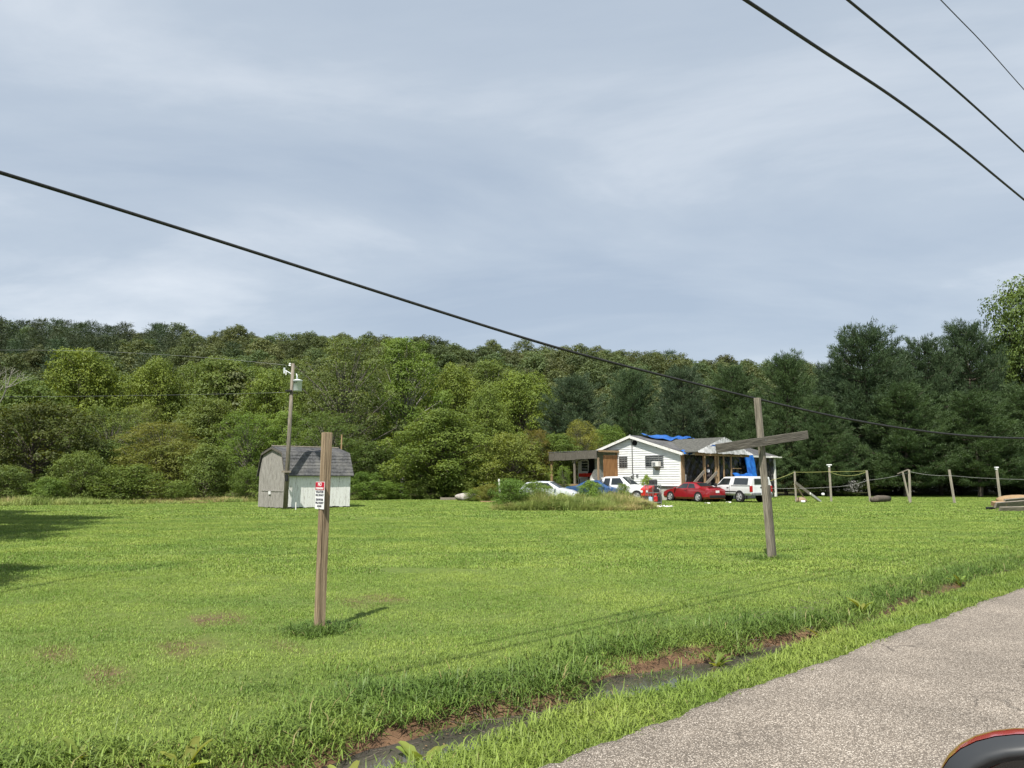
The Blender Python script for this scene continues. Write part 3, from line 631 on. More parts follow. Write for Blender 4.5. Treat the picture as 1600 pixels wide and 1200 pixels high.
TR = [
 # back row of tall trees
 ('round0', 132, 545, 165, 86, YG, 'broad yellow-green tree rising highest at the far left wood'),
 ('round1', 248, 562, 125, 88, YG, 'rounded yellow-green tree right of the broad one at left'),
 ('round2', 345, 556, 150, 90, G, 'big mid-green round tree behind the pole left of shed'),
 ('round3', 428, 578, 120, 84, (1.1, 1.15, .8), 'green round tree standing behind the transformer on the pole'),
 ('airy0', 543, 516, 170, 72, GR, 'tall airy grey-olive tree with sparse top right of the pole'),
 ('tall0', 634, 521, 112, 78, (1.0, 1.15, .75), 'tall bright green tree with pale limbs near the photo centre'),
 ('round1', 712, 572, 130, 84, YG, 'yellow-green tree just right of the tall pale-limbed tree'),
 ('round3', 812, 582, 125, 82, (1.17, 1.22, .75), 'bright yellow-green tree left of the blue-green pine'),
 ('tall1', 765, 560, 110, 96, G, 'darker green tree rising between two yellow-green ones'),
 ('round0', 470, 590, 110, 92, G, 'green tree filling the gap right of the utility pole'),
 ('round2', 40, 590, 150, 80, (.85, .95, .8), 'deep green tree at the left frame edge behind dark thicket'),
 ('round3', 190, 585, 110, 94, (.95, 1.0, .85), 'green tree wedged between the two yellow-green trees at left'),
 ('tall0', 300, 572, 95, 98, G, 'narrower green tree left of the big mid-green one'),
 ('round0', 392, 570, 110, 98, (1.05, 1.1, .8), 'pale green crown between pole and big mid-green tree'),
 ('airy1', 590, 556, 100, 82, (1.0, 1.0, .9), 'loose olive tree between the airy and the bright tall tree'),
 ('round2', 672, 592, 100, 90, (1.05, 1.1, .8), 'green crown behind the large rounded olive tree'),
 ('round0', 760, 604, 100, 74, (1.1, 1.15, .8), 'light green crown above the tawny thicket'),
 ('round1', 858, 612, 90, 88, (1.1, 1.12, .8), 'yellow-green crown behind the soft blue-green pine'),
 ('round2', 100, 650, 120, 66, (1.0, 1.0, .85), 'olive crown behind the dark vine-hung thicket'),
 ('airy0', 225, 625, 110, 72, (1.1, 1.05, .9), 'loose pale olive tree below the two yellow-green trees'),
 # middle row
 ('thicket0', 60, 628, 190, 54, (.62, .58, .5), 'dark brownish vine-hung thicket at the far left'),
 ('airy1', 175, 632, 130, 64, (.95, 1.0, .9), 'loose grey-green young tree behind the left thicket'),
 ('airy0', 255, 655, 150, 60, (1.2, 1.0, .85), 'olive-brown loose tree above the dark-bottomed bush'),
 ('round0', 330, 622, 140, 66, (.95, .95, .8), 'olive tree left of the shed below the yellow-green ones'),
 ('airy1', 392, 640, 110, 58, (1.0, 1.2, .8), 'light green small tree directly behind the shed gable'),
 ('tall1', 452, 640, 90, 60, (1.05, 1.2, .8), 'leafy green tree between utility pole and brown post top'),
 ('airy1', 515, 640, 130, 58, (.85, .95, .8), 'feathery dark olive tree behind the shed roof'),
 ('round1', 690, 640, 175, 60, (1.08, 1.14, .85), 'large rounded olive-green bushy tree right of the shed'),
 ('thicket1', 800, 676, 130, 60, (1.15, 1.08, .8), 'tawny olive thicket left of the porch'),
 ('airy1', 838, 668, 70, 63, RD, 'reddish-tinged loose sapling left of the porch roof'),
 ('airy0', 906, 652, 85, 66, (1.5, 1.2, .9), 'half-dead tan-leaved tree behind the porch roof'),
 ('round2', 870, 676, 85, 64, (1.0, 1.1, .75), 'small green tree beside the tan-leaved one behind porch'),
 ('round3', 950, 664, 75, 70, (1.0, 1.15, .75), 'bright small tree peeking left of the white gable peak'),
 ('round3', 1602, 438, 190, 74, (.78, .88, .85), 'tall light green deciduous tree at the right frame edge'),
]
for k_, px, yt, wp, dp, ti, lb in TR: tree('leafy_tree', k_, px, yt, wp, dp, ti, lb, group='broadleaf trees behind the lawn')
PN = [
 ('pine0', 892, 588, 150, 78, PB, 'soft blue-green pine left of the house roof'),
 ('pine1', 985, 576, 120, 80, (1.0, 1.15, 1.1), 'pine standing directly behind the white gable'),
 ('pine2', 1062, 572, 125, 76, PB, 'blue-green pine behind the blue ridge tarp'),
 ('pine3', 1140, 570, 120, 76, PG, 'pine just left of the wooden cross top'),
 ('pine0', 1222, 554, 140, 72, PG, 'pointed pine right of the wooden cross top'),
 ('pine1', 1345, 511, 185, 70, PD, 'big dense dark pine with rounded top right of centre'),
 ('pine2', 1282, 618, 110, 67, PG, 'lower pine between the pointed and the big dense one'),
 ('pine3', 1447, 527, 135, 70, PD, 'dark pine right of the big rounded pine'),
 ('pine0', 1512, 504, 150, 71, PD, 'second tallest dark pine beside the light green tree'),
 ('pine1', 1405, 600, 160, 66, PG, 'front pine with layered boughs above the leaning posts'),
 ('pine2', 1515, 612, 170, 65, PG, 'front pine with layered boughs near the right frame edge'),
 ('pine3', 1605, 600, 160, 66, PG, 'pine cut off by the right frame edge'),
 ('pine2', 1300, 566, 120, 78, PD, 'dark pine filling in left of the big dense one'),
 ('pine0', 1395, 546, 120, 78, PD, 'dark pine filling in right behind the big dense one'),
 ('pine1', 1480, 548, 120, 79, PD, 'dark pine between the two tallest at right'),
 ('pine3', 1560, 530, 130, 79, PD, 'dark pine behind the light green tree at right'),
 ('pine3', 1175, 640, 110, 68, PG, 'low pine behind the blue tarped house corner'),
]
for k_, px, yt, wp, dp, ti, lb in PN: tree('pine_tree', k_, px, yt, wp, dp, ti, lb, group='pines behind the house and posts')
SH = [
 ('bush0', 12, 728, 85, 47, (.9, .95, .8), 'small shrub at the left frame edge under dark thicket'),
 ('bush1', 78, 746, 75, 47, LG, 'light green shrub second from the left frame edge'),
 ('bush2', 133, 706, 80, 49, G, 'green shrub between the light one and the big dark-bottomed bush'),
 ('bush3', 208, 726, 120, 49, (.95, 1.0, .7), 'big rounded bush with dark bottom left of the shed'),
 ('bush0', 278, 754, 55, 51, LG, 'bright green shrub right of the dark-bottomed bush'),
 ('bush1', 328, 694, 100, 53, (.9, .95, .8), 'tall olive shrub midway between big bush and shed'),
 ('bush2', 388, 732, 60, 53, (1.0, 1.1, .8), 'green shrub touching the left side of the shed'),
 ('bush3', 572, 738, 75, 56, (.85, 1.05, .7), 'low leafy shrub at the right corner of the shed'),
 ('bush0', 622, 755, 62, 58, (.9, 1.1, .7), 'second low shrub right of the shed'),
 ('bush1', 664, 744, 60, 58, (1.0, 1.05, .8), 'third low shrub right of the shed'),
 ('bush2', 712, 748, 60, 59, (.95, .95, .75), 'low shrub beneath the large rounded olive tree'),
 ('bush3', 838, 722, 62, 66, (.75, 1.0, .75), 'dark green shrub left of the porch corner post'),
 ('airy1', 881, 726, 34, 57, (1.15, 1.3, .8), 'light green bush growing in front of the porch'),
 ('bush1', 1010, 742, 22, 54, (1.6, 1.7, .8), 'yellow-green bush against the white siding'),
 ('thicket1', 585, 690, 110, 64, (.55, .65, .5), 'dark thicket behind the low shrubs right of shed'),
 ('thicket0', 160, 688, 150, 58, (.8, .9, .75), 'mid-height dark green thicket left of the shed'),
 ('thicket1', 275, 690, 130, 57, (1.15, 1.0, .8), 'mid-height tawny thicket behind the bright green shrub'),
 ('thicket0', 20, 700, 130, 56, (.75, .8, .65), 'dark mid-height thicket at the left frame edge'),
 ('thicket0', 1300, 750, 120, 69, (.5, .6, .4), 'dark undergrowth under the pines behind the first posts'),  # dark undergrowth tints paint the shade below the pines into the leaves
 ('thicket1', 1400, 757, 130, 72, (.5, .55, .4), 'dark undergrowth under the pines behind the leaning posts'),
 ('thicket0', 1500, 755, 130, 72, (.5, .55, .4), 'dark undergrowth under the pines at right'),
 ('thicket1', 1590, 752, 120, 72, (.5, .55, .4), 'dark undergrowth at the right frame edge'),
]
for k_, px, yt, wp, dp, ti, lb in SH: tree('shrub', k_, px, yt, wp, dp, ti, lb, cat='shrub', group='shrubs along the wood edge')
# trees just outside the left frame edge: their shadows reach into the lawn, one twig shows
for (x, y, h, wd, lb) in ((-22.0, 22.8, 12.2, 9.7, 'leafy tree whose twig pokes in at the left frame edge'), (-27.6, 29.3, 10, 8.5, 'second tree left of the frame casting lawn shade'), (-18.0, 18.2, 8.5, 7.4, 'third tree left of the frame casting lawn shade'), (-10.6, 10.4, 4.8, 3.8, 'small tree left of the frame casting the nearest shade')):
    cm, tm, H, Wd = PROTO['tall1']; e = empty('leafy_tree', (x, y, 0), 0); tag(e, lb, 'tree', 'trees left of the frame')
    for nm, me in (('crown', cm), ('trunk', tm)):
        o = link(nm, me, e); o.scale = (wd / Wd, wd / Wd, h / H); o.color = (*G, 1)
# bare dead tree at the left
mb = MB(); rg = np.random.default_rng(3); b0 = at(16, 600, 76); g0 = float(gh(b0.x, b0.y))
H_ = at(16, 548, 76).z - g0
def branch(p, d, l, r, n):
    q_ = p + d * l; mb.tube([p, (p + q_) / 2 + Vector(tuple(unit(1, rg)[0])) * l * .06, q_], [r, r * .8, r * .55], 5, cap=False)
    if n:
        for _ in range(3):
            dv = (d + Vector(tuple(unit(1, rg)[0])) * .75 + Vector((0, 0, .15))).normalized(); branch(q_, dv, l * .62, r * .55, n - 1)
branch(Vector((0, 0, -.2)), Vector((0, 0, 1)), H_ * .40, .2, 4)
tag(mb.build('dead_tree', BARK_PALE, loc=(b0.x, b0.y, g0), smooth=True), 'bare dead tree with pale branches at the left edge', 'tree')
# woodland floor cover along the lawn edge, tall weeds in front of the parked cars
WEED = grass_mat('weed_blades', (.25, .33, .085), (.42, .45, .15), (.22, .31, .08))
STRAW = grass_mat('straw_blades', (.40, .34, .15), (.50, .41, .20), (.32, .32, .11))
edge_t = [tile('edge_tile', 500, 1.6, (.25, .75), .022, (.05, .6), WEED, 600 + i, curve=.6) for i in range(4)] + [tile('edge_tile', 420, 1.6, (.35, .95), .018, (.05, .5), STRAW, 610, curve=.5)]
X = []; Y = []
for px in np.arange(-60, 1000, 7.):
    a_ = (px - 800) / F; d0 = float(edge_depth(a_ * 60, 60))
    for k in range(3):
        d_ = d0 + .4 + k * 1.1 + random.random(); X.append(a_ * d_); Y.append(d_)
X = np.array(X); Y = np.array(Y); k = RG.random(len(X)) < .8; X, Y = X[k], Y[k]; n = len(X); pz = X / Y * F + 800; st_p = np.where(((pz > 255) & (pz < 350)) | ((pz > 735) & (pz < 775)), .6, .06); idx = np.where(RG.random(n) < st_p, 4, RG.integers(0, 4, n)); hs = (.42 + .3 * (pz < 190) + .35 * npnoise(X * .8, Y)) * (.6 + .7 * RG.random(n)); scatter('wood_edge_weeds', edge_t, np.stack([X, Y, gh(X, Y)], -1), idx, RG.random(n) * 6.28, np.stack([np.ones(n), np.ones(n), np.clip(hs, .12, 2)], -1), 'tall weeds and straw along the edge of the wood')
wt = [tile('weed_tile', 110, .7, (.35, 1.35), .015, (.02, .4), WEED, 620 + i, curve=.5) for i in range(5)] + [tile('weed_tile', 120, .7, (.5, 1.35), .013, (.02, .4), STRAW, 630 + i, curve=.5) for i in range(2)]
WLEAF = foliage('weed_leaf', (.085, .125, .03), (.20, .235, .06), trans=.3, wscale=.9, use_obj=False)
for i in range(4):
    v, q_, cen, rad = crown(640 + i, 1.1, .9, .0, 9, 420, .10, lobe=(.16, .3)); wt.append(np_mesh('leafy_weed', v, q_, mat=WLEAF))
n = 1900; Z = 778 + 236 * RG.random(n); D_ = 37.6 + 5.6 * RG.random(n)
X = (Z - 800) / F * D_; Y = D_
e_ = np.abs((Z - 893) / 118) ** 3 + np.clip((39.0 - Y) / 1.6, 0, 1) ** 2 * .8 + .35 * npnoise(X * 1.3, Y * 1.3, 2)
kk = e_ < .92; X, Y, Z, e_ = X[kk], Y[kk], Z[kk], e_[kk]; n = len(X)
u_r = RG.random(n); straw = .08 + .5 * sstep(930, 1000, Z)
idx = np.where(u_r < straw, 5 + RG.integers(0, 2, n), np.where(u_r < straw + .05, 7 + RG.integers(0, 4, n), RG.integers(0, 5, n)))
hs = (.52 + .30 * npnoise(X * 1.1, Y * .9) + .10 * npnoise(X * 4, Y * 4)) * (.55 + .55 * RG.random(n) + .45 * RG.random(n) ** 4) * (1.05 - .6 * np.clip(e_, 0, 1))
scatter('tall_weeds', wt, np.stack([X, Y, gh(X, Y)], -1), idx, RG.random(n) * 6.28, np.stack([.8 + .4 * RG.random(n), .8 + .4 * RG.random(n), hs], -1), 'tall seeding grass and weeds in front of the parked cars')
for k_, px, yt, wp, dp, ti, lb in [
 ('bush2', 797, 748, 76, 39.6, (.9, 1.15, .8), 'feathery green weed clump at the left end of the weed patch'),
 ('bush0', 838, 752, 50, 39.2, (.95, 1.1, .85), 'weed clump hiding the rear of the silver hatchback'),
 ('bush1', 922, 751, 50, 42, (1.1, 1.35, .8), 'light green bush in front of the blue car'),
 ('bush3', 973, 756, 32, 42, (1.0, 1.1, .75), 'bush in front of the white extended cab pickup'),
 ('bush0', 765, 757, 46, 52, (1.4, 1.1, .8), 'brownish weed clump left of the weed patch'),
 ('bush2', 740, 764, 34, 53, (1.0, 1.1, .75), 'small green weed clump behind the grey boulder')]:
    tree('weed_clump', k_, px, yt, wp, dp, ti, lb, cat='shrub', group='weed clumps by the parked cars')
# broad-leaved dock plants in the ditch
DOCK = foliage('dock_leaf', (.16, .23, .03), (.26, .31, .06), trans=.4, wscale=3, use_obj=False)
def dock(loc, s, seed, n, label):
    rg = random.Random(seed); e = empty('dock_plant', loc); tag(e, label, 'plant', 'broad-leaved plants along the ditch')
    for i in range(n):
        a = i * 2.4 + rg.random(); l = s * (.7 + .5 * rg.random()); w = l * .15; ti = .08 + .5 * rg.random(); m = MB()
        def fn(u_, v_):
            t = u_; wd = w * math.sin(math.pi * min(1, t * .88 + .06)) ** .7 * (1 + .12 * math.sin(t * 22)); ang = ti + t * t * .8
            r = l * t * math.sin(ti + t * .45); z = l * t * math.cos(ti + t * .45); y = (v_ - .5) * 2 * wd; zc = abs(v_ - .5) * wd * .9
            return (math.cos(a) * r - math.sin(a) * y, math.sin(a) * r + math.cos(a) * y, z + zc)
        m.grid(fn, 9, 5).build('leaf', DOCK, e, smooth=True, fix=False)
for i, (px, py, s, n, lb) in enumerate([
 (660, 1182, .27, 7, 'large pale dock plant standing in the ditch water at bottom centre'),
 (290, 1196, .26, 5, 'broad pale leaves at the bottom frame edge left of the ditch'),
 (120, 1194, .16, 5, 'pale leaves in the grass at the bottom left corner'),
 (1290, 985, .26, 7, 'tall pale dock plant on the ditch bank left of the road bend'),
 (1348, 962, .22, 7, 'spiky pale dock plant right of the tall one on the bank'),
 (1425, 948, .24, 6, 'dock plant among the bank weeds nearest the right frame edge'),
 (1500, 910, .22, 6, 'farthest dock plant along the ditch at right'),
 (1120, 1035, .18, 8, 'leafy dock cluster beside the bare mud of the ditch'),
 (940, 1085, .16, 6, 'small lobed plant in the ditch right of the bottom centre'),
 (540, 1196, .2, 4, 'single pale dock at the bottom edge left of the large one'),
 (985, 1078, .18, 6, 'leafy plant on the near bank by the dark water')]):
    g_ = ground(px, py, -.12 if px in (660, 940, 985, 1120) else -.03); z = float(gh(g_.x, g_.y)); dock((g_.x, g_.y, z), s, 50 + i, n, lb)
# ------------------------------------------------------------------ house
HC = at(1065, 748, 54.0); HC.z = 0
house = empty('house', (HC.x, HC.y, 0), RZ); tag(house, 'white sided single-storey house under repair with blue tarps and black sheeting', 'house')
HI = house.matrix_basis.copy(); HI = Matrix.Translation(HC) @ Matrix.Rotation(RZ, 4, 'Z'); HIi = HI.inverted()
def onx(px, py, x=0.0):                                  # house-local point on the plane X = x (parallel to the gable wall)
    return HIi @ hit(px, py, HI @ Vector((x, 0, 0)), U)
def ony(px, py, y=0.0):                                  # house-local point on the plane Y = y (parallel to the road front)
    return HIi @ hit(px, py, HI @ Vector((0, y, 0)), V)
LEN, DEP, RIDGE = 13.7, 10.6, 4.65
ZF, ZE, ZP = 1.10, 3.66, 5.05                            # siding foot, eave, ridge
SL = (ZP - ZE) / RIDGE; ZB = ZP - (DEP - RIDGE) * SL     # back eave
def rz_(y): return ZP - abs(y - RIDGE) * SL
MB().box((LEN / 2 + .04, DEP / 2, ZF / 2 - .05), (LEN - .1, DEP - .1, ZF + .1)).build('foundation', BLOCK, house)
core = [(.06, ZF), (DEP - .06, ZF), (DEP - .06, ZB - .12), (RIDGE, ZP - .12), (.06, ZE - .12)]
wall = MB().prism(core, 'x', .03, LEN - .05).build('wall', WHITE_SIDING, house)
# lap siding on the gable end, one board per course
RC = .183; z = ZF
while z < ZP - .2:
    zt = min(z + RC + .02, ZP - .1); y0 = 0 if zt < ZE - .1 else RIDGE - (ZP - .1 - zt) / SL; y1 = DEP if zt < ZB - .1 else RIDGE + (ZP - .1 - zt) / SL
    j = random.random() * .006
    if y1 - y0 > .25:
        MB().prism([(.0, z), (-.046 - j, z), (-.006, zt), (.028, zt)], 'y', max(y0, .10), y1).build('siding_board', WHITE_SIDING, wall)
    z += RC
MB().box((-.03, .05, (ZF + ZE) / 2 - .06), (.05, .11, ZE - ZF - .12)).build('corner_board', WHITE_TRIM, wall)
MB().box((.15, -.03, (ZF + ZE) / 2 - .1), (.42, .05, ZE - ZF - .2)).build('bare_sheathing', WOOD_FRESH, wall)
MB().box((.02, DEP / 2, ZF - .03), (.09, DEP, .05)).build('sill_board', BLACK_TRIM, wall)
# roof: rear slope, front slope with courses, rake boards
def slope(name, y0, y1, x0, x1, m, par, th=.07, courses=0):
    z0, z1 = rz_(y0), rz_(y1)
    o = MB().add([(x, y, zz + d) for d in (0, th) for x in (x0, x1) for (y, zz) in ((y0, z0), (y1, z1))], [(0, 1, 3, 2), (4, 6, 7, 5), (0, 2, 6, 4), (1, 5, 7, 3), (0, 4, 5, 1), (2, 3, 7, 6)]).build(name, m, par)
    for k in range(courses):
        a, b = k / courses, (k + 1) / courses + .03; ya, yb = y0 + (y1 - y0) * a, y0 + (y1 - y0) * min(1, b); za, zb = rz_(ya) + th, rz_(yb) + th
        j = (random.random() - .5) * .01
        MB().add([(x0 + .01, ya, za + .018 + j), (x1 - .01, ya, za + .018), (x1 - .01, yb, zb + .004), (x0 + .01, yb, zb + .004), (x0 + .01, ya, za), (x1 - .01, ya, za)], [(0, 1, 2, 3), (4, 5, 1, 0)]).build('shingle_course', m, o, fix=False)
    return o
OV = .35
slope('roof', -OV, RIDGE, -.32, LEN + .3, SHINGLE, house, courses=16)
slope('roof', DEP + OV, RIDGE, -.32, LEN + .3, SHINGLE, house)
for s_, (a, b) in enumerate(((-OV, RIDGE), (DEP + OV, RIDGE))):
    MB().add([(x, y, rz_(y) + d) for x in (-.36, -.325) for y in (a, b) for d in (-.16, .05)], [(0, 1, 3, 2), (4, 6, 7, 5), (0, 4, 5, 1), (2, 3, 7, 6), (0, 2, 6, 4), (1, 5, 7, 3)]).build('rake_board', WHITE_TRIM, house)
    MB().add([(x, y, rz_(y) + d) for x in (-.32, .0) for y in (a, b) for d in (-.05, -.02)], [(0, 1, 3, 2), (4, 6, 7, 5), (0, 4, 5, 1), (2, 3, 7, 6), (0, 2, 6, 4), (1, 5, 7, 3)]).build('soffit', WHITE_TRIM, house)
MB().box((LEN / 2, -OV - .02, rz_(-OV) - .03), (LEN + .6, .03, .16)).build('gutter_board', WHITE_TRIM, house)
# gable vent, service mast, meter
c = onx(992, 692, -.04)
MB().lathe([(.20, -.06), (.225, -.06), (.225, .0), (.0, .0)], 'x', 24, (-.02, c.y, c.z)).build('gable_vent', DARK, house, smooth=False)
c0, c1 = onx(987.3, 690, -.09), onx(988.5, 741, -.09)
ms_ = MB().tube([(-.34, c0.y, ZP + .12), (-.09, c0.y, c0.z - .1), (-.09, c0.y, c1.z)], .035, 10).build('service_mast', STEEL, house, smooth=True)
MB().box((-.12, c0.y, c1.z - .12), (.16, .24, .36)).build('meter_box', STEEL, ms_, bevel=.02); MB().lathe([(.09, -.05), (.09, 0), (.06, .02)], 'x', 16, (-.22, c0.y, c1.z - .06)).build('meter_dial', LAMP_CLEAR, ms_)
# windows
def window(cx, cz, w, h, cols, rows, nm='window'):
    f = MB()
    for y, z_, a, b in ((cx - w / 2, cz, .06, h + .06), (cx + w / 2, cz, .06, h + .06), (cx, cz + h / 2, w - .07, .06), (cx, cz - h / 2, w - .07, .06)): f.box((-.045, y, z_), (.05, a, b))
    o = f.build(nm, STEEL, house)
    for i in range(cols):
        for j in range(rows):
            MB().box((-.035, cx - w / 2 + w * (i + .5) / cols, cz - h / 2 + h * (j + .5) / rows), (.02, w / cols - .035, h / rows - .03)).build('pane', GLASS_DARK, o)
    m = MB()
    for i in range(1, cols): m.box((-.045, cx - w / 2 + w * i / cols, cz), (.03, .035, h - .06))
    for j in range(1, rows): m.box((-.048, cx, cz - h / 2 + h * j / rows), (.03, w - .06, .03))
    m.build('mullion', STEEL, o); return o
a, b = onx(980.3, 714), onx(968.5, 730.5); window((a.y + b.y) / 2, (a.z + b.z) / 2, b.y - a.y, a.z - b.z, 3, 4)
a, b = onx(1036.5, 712), onx(1009.5, 730.5); ww = window((a.y + b.y) / 2, (a.z + b.z) / 2, b.y - a.y, a.z - b.z, 4, 4)
a, b = onx(1033, 721), onx(1023.5, 729)
ac = MB().box((-.22, (a.y + b.y) / 2, (a.z + b.z) / 2), (.42, b.y - a.y, a.z - b.z)).build('air_conditioner', WHITE_TRIM, house, bevel=.02)
for k in range(5): MB().box((-.437, (a.y + b.y) / 2 + .08, b.z + .06 + k * .06), (.01, (b.y - a.y) * .5, .035)).build('grille_slat', STEEL, ac)
MB().prism([(-.05, b.z - .01), (-.40, b.z - .01), (-.05, b.z - .30)], 'y', (a.y + b.y) / 2 - .2, (a.y + b.y) / 2 + .2).build('bracket', WOOD_GREY, ac)
MB().box((-.05, onx(996.5, 744).y, 1.9), (.06, .2, .25)).build('utility_box', STEEL, house)
# --- front wing with open porch
WX0, WX1, WXR, WY = .3, 7.5, 3.8, -1.2; WE, WP = 3.70, 4.80; wsl = (WP - WE) / (WXR - WX0)
def wroof(x0, x1, m):
    def zz(x): return WP - abs(x - WXR) * wsl
    ya = WY - .25
    vs_ = []
    for d in (0, .06):
        for x in (x0, x1):
            yb = max(-OV, RIDGE - (ZP - zz(x)) / SL) + .1
            vs_ += [(x, ya, zz(x) + d), (x, yb, zz(x) + d)]
    return MB().add(vs_, [(0, 1, 3, 2), (4, 6, 7, 5), (0, 2, 6, 4), (1, 5, 7, 3), (0, 4, 5, 1), (2, 3, 7, 6)]).build('wing_roof', m, house)
wroof(WX0 - .3, WXR, SHINGLE_BROWN); wroof(WX1 + .3, WXR, SHINGLE_BROWN)
def tarp_gable(u_, v_):
    x = WX0 - .25 + u_ * (WX1 - WX0 + .5); zt = WP + .08 - abs(x - WXR) * wsl; z0 = WE - .14 + .02 * math.sin(x * 3.3) + .012 * math.sin(x * 11)
    z_ = z0 + (max(zt, z0 + .02) - z0) * v_
    return (x, WY - .27 - .10 * (1 - v_) + .035 * math.sin(x * 7 + z_ * 9) + .02 * math.sin(x * 19 - z_ * 6), z_)
tg = MB().grid(tarp_gable, 60, 14).build('gable_tarp', TARP_WHITE, house, smooth=True)
def stripe(u_, v_):
    x = 1.6 + u_ * 4.0; z_ = 4.05 + .10 * v_ + .18 * u_ + .04 * math.sin(x * 4); zt = WP - abs(x - WXR) * wsl
    return (x, WY - .40 - .03 * math.sin(x * 7 + z_ * 9), min(z_, zt))
MB().grid(stripe, 30, 3).build('blue_strip', TARP_BLUE, tg, smooth=True)
MB().box(((WX0 + WX1) / 2, WY, WE - .2), (WX1 - WX0 + .3, .12, .24)).build('porch_beam', WOOD_FRESH, house)
deck = MB().box(((WX0 + WX1) / 2, WY / 2 - .04, .93), (WX1 - WX0, -WY - .1, .05)).build('porch_deck', WOOD_GREY, house)
for k in range(9): MB().box(((WX0 + WX1) / 2, WY + .02 + k * .135, .975), (WX1 - WX0 + .1, .125, .03)).build('deck_board', WOOD_GREY, deck)
for xx in (.6, 2.4, 4.2, 6, 7.3): MB().box((xx, WY + .1, .45), (.12, .12, .9)).build('deck_post', WOOD_GREY, deck)
for px, wd in ((1100.5, .15), (1118, .11), (1121.5, .15), (1131, .09), (1142.5, .10)):
    p = ony(px, 730, WY); MB().box((0, 0, 0), (wd, wd, WE - 1.02 - .32)).build('porch_post', WOOD_FRESH, house, loc=(p.x, WY, 1.02 + (WE - 1.34) / 2))
for px, py, w in ((1147, 711, 1.0), (1150, 732, 1.1)):
    p = ony(px, py, WY - .1); MB().box((0, 0, 0), (.05, .1, w)).build('nailed_plank', WOOD_FRESH, house, loc=(p.x + .1, WY - .13, p.z), rot=(0, R(90), 0))
def crinkle(x0, x1, z0, z1, y, sd):
    def fn(u_, v_):
        x = x0 + (x1 - x0) * u_; z_ = z0 + (z1 - z0) * v_
        d = .05 * math.sin(x * 3.1 + z_ * 2.4 + sd) + .035 * math.sin(x * 7.7 - z_ * 5.1 + sd * 2) + .05 * abs(math.sin(x * 2.3 + z_ * 4.2 + sd)) + .02 * math.sin(x * 15 + z_ * 13)
        return (x, y - .12 - d * .8, z_)
    return fn
MB().grid(crinkle(.38, 7.9, 1.0, 3.62, 0, 1.0), 90, 34).build('black_sheeting', PLASTIC_BLACK, house, smooth=True)
MB().grid(crinkle(7.9, 13.6, .5, 3.55, -.02, 2.2), 70, 34).build('black_sheeting', PLASTIC_BLACK, house, smooth=True)
p0, p1 = ony(1172, 702, -.9), ony(1191, 745, -.9)
def bt(u_, v_):
    x = p0.x + (p1.x - p0.x) * (u_ * (.62 + .38 * v_)); z_ = 3.62 - (3.62 - .75) * v_
    return (x, -.45 - .35 * v_ + .13 * math.sin(u_ * 13 + v_ * 2) + .05 * math.sin(u_ * 29 - v_ * 5), z_)
MB().grid(bt, 40, 24).build('hanging_tarp', TARP_BLUE, house, smooth=True)
p0, p1 = ony(1146, 741, -1.6), ony(1174, 745, -1.6)
MB().grid(lambda u_, v_: (p0.x + (p1.x - p0.x) * u_, -1.5 - .5 * v_ + .05 * math.sin(u_ * 17), p0.z + .06 + .06 * math.sin(u_ * 9) - 1.2 * v_ ** 2), 24, 8).build('heaped_tarp', TARP_BLUE, house, smooth=True)
# torn blue tarp along the ridge and the valley
def rt_(u_, v_):
    x = .9 + u_ * 7.2; y = RIDGE - .05 - v_ * (1.0 + .5 * math.sin(u_ * 5)) ; return (x, y, rz_(y) + .20 + .07 * abs(math.sin(u_ * 11 + v_ * 3)) + .05 * math.sin(u_ * 27 + v_ * 9) + .05 * math.sin(x * 2))
MB().grid(rt_, 50, 10).build('ridge_tarp', TARP_BLUE, house, smooth=True)
MB().grid(lambda u_, v_: (-.25 + u_ * 1.25, -.5 + v_ * .5 , rz_(-.5 + v_ * .5) + .13 + .05 * math.sin(u_ * 9 + v_ * 4) - .16 * (1 - v_) ** 3), 16, 8).build('eave_tarp', TARP_BLUE, house, smooth=True)
p = ony(1200, 740, 0); MB().box((0, 0, 0), (.16, .16, 3.3)).build('corner_post', WHITE_TRIM, house, loc=(LEN - .1, -.22, 1.75))
MB().box((LEN - .2, -.35, 3.52), (1.6, .5, .10)).build('eave_end_board', WHITE_TRIM, house)
# porch stair with two long plank rails
for px0, py0, px1, py1 in ((1100, 737, 1086, 753), (1120, 738, 1105, 754)):
    a = ony(px0, py0, WY - .1); b = HIi @ at(px1, py1, (HI @ Vector((a.x, WY - .1, 0))).y - 1.0)
    d = a - b; o = MB().box((0, 0, 0), (.05, .22, d.length + .5)).build('stair_rail', WOOD_GREY, house, loc=(a + b) / 2 - d.normalized() * .2); o.rotation_euler = d.to_track_quat('Z', 'Y').to_euler()
    if px0 == 1100: sa, sb = a, b
for k in range(4):
    MB().box((0, 0, 0), (.3, 1.1, .05)).build('stair_tread', WOOD_GREY, house, loc=(sa.x + .5 - k * .16, WY - .25 - k * .26, .8 - k * .2), rot=(0, 0, R(35)))
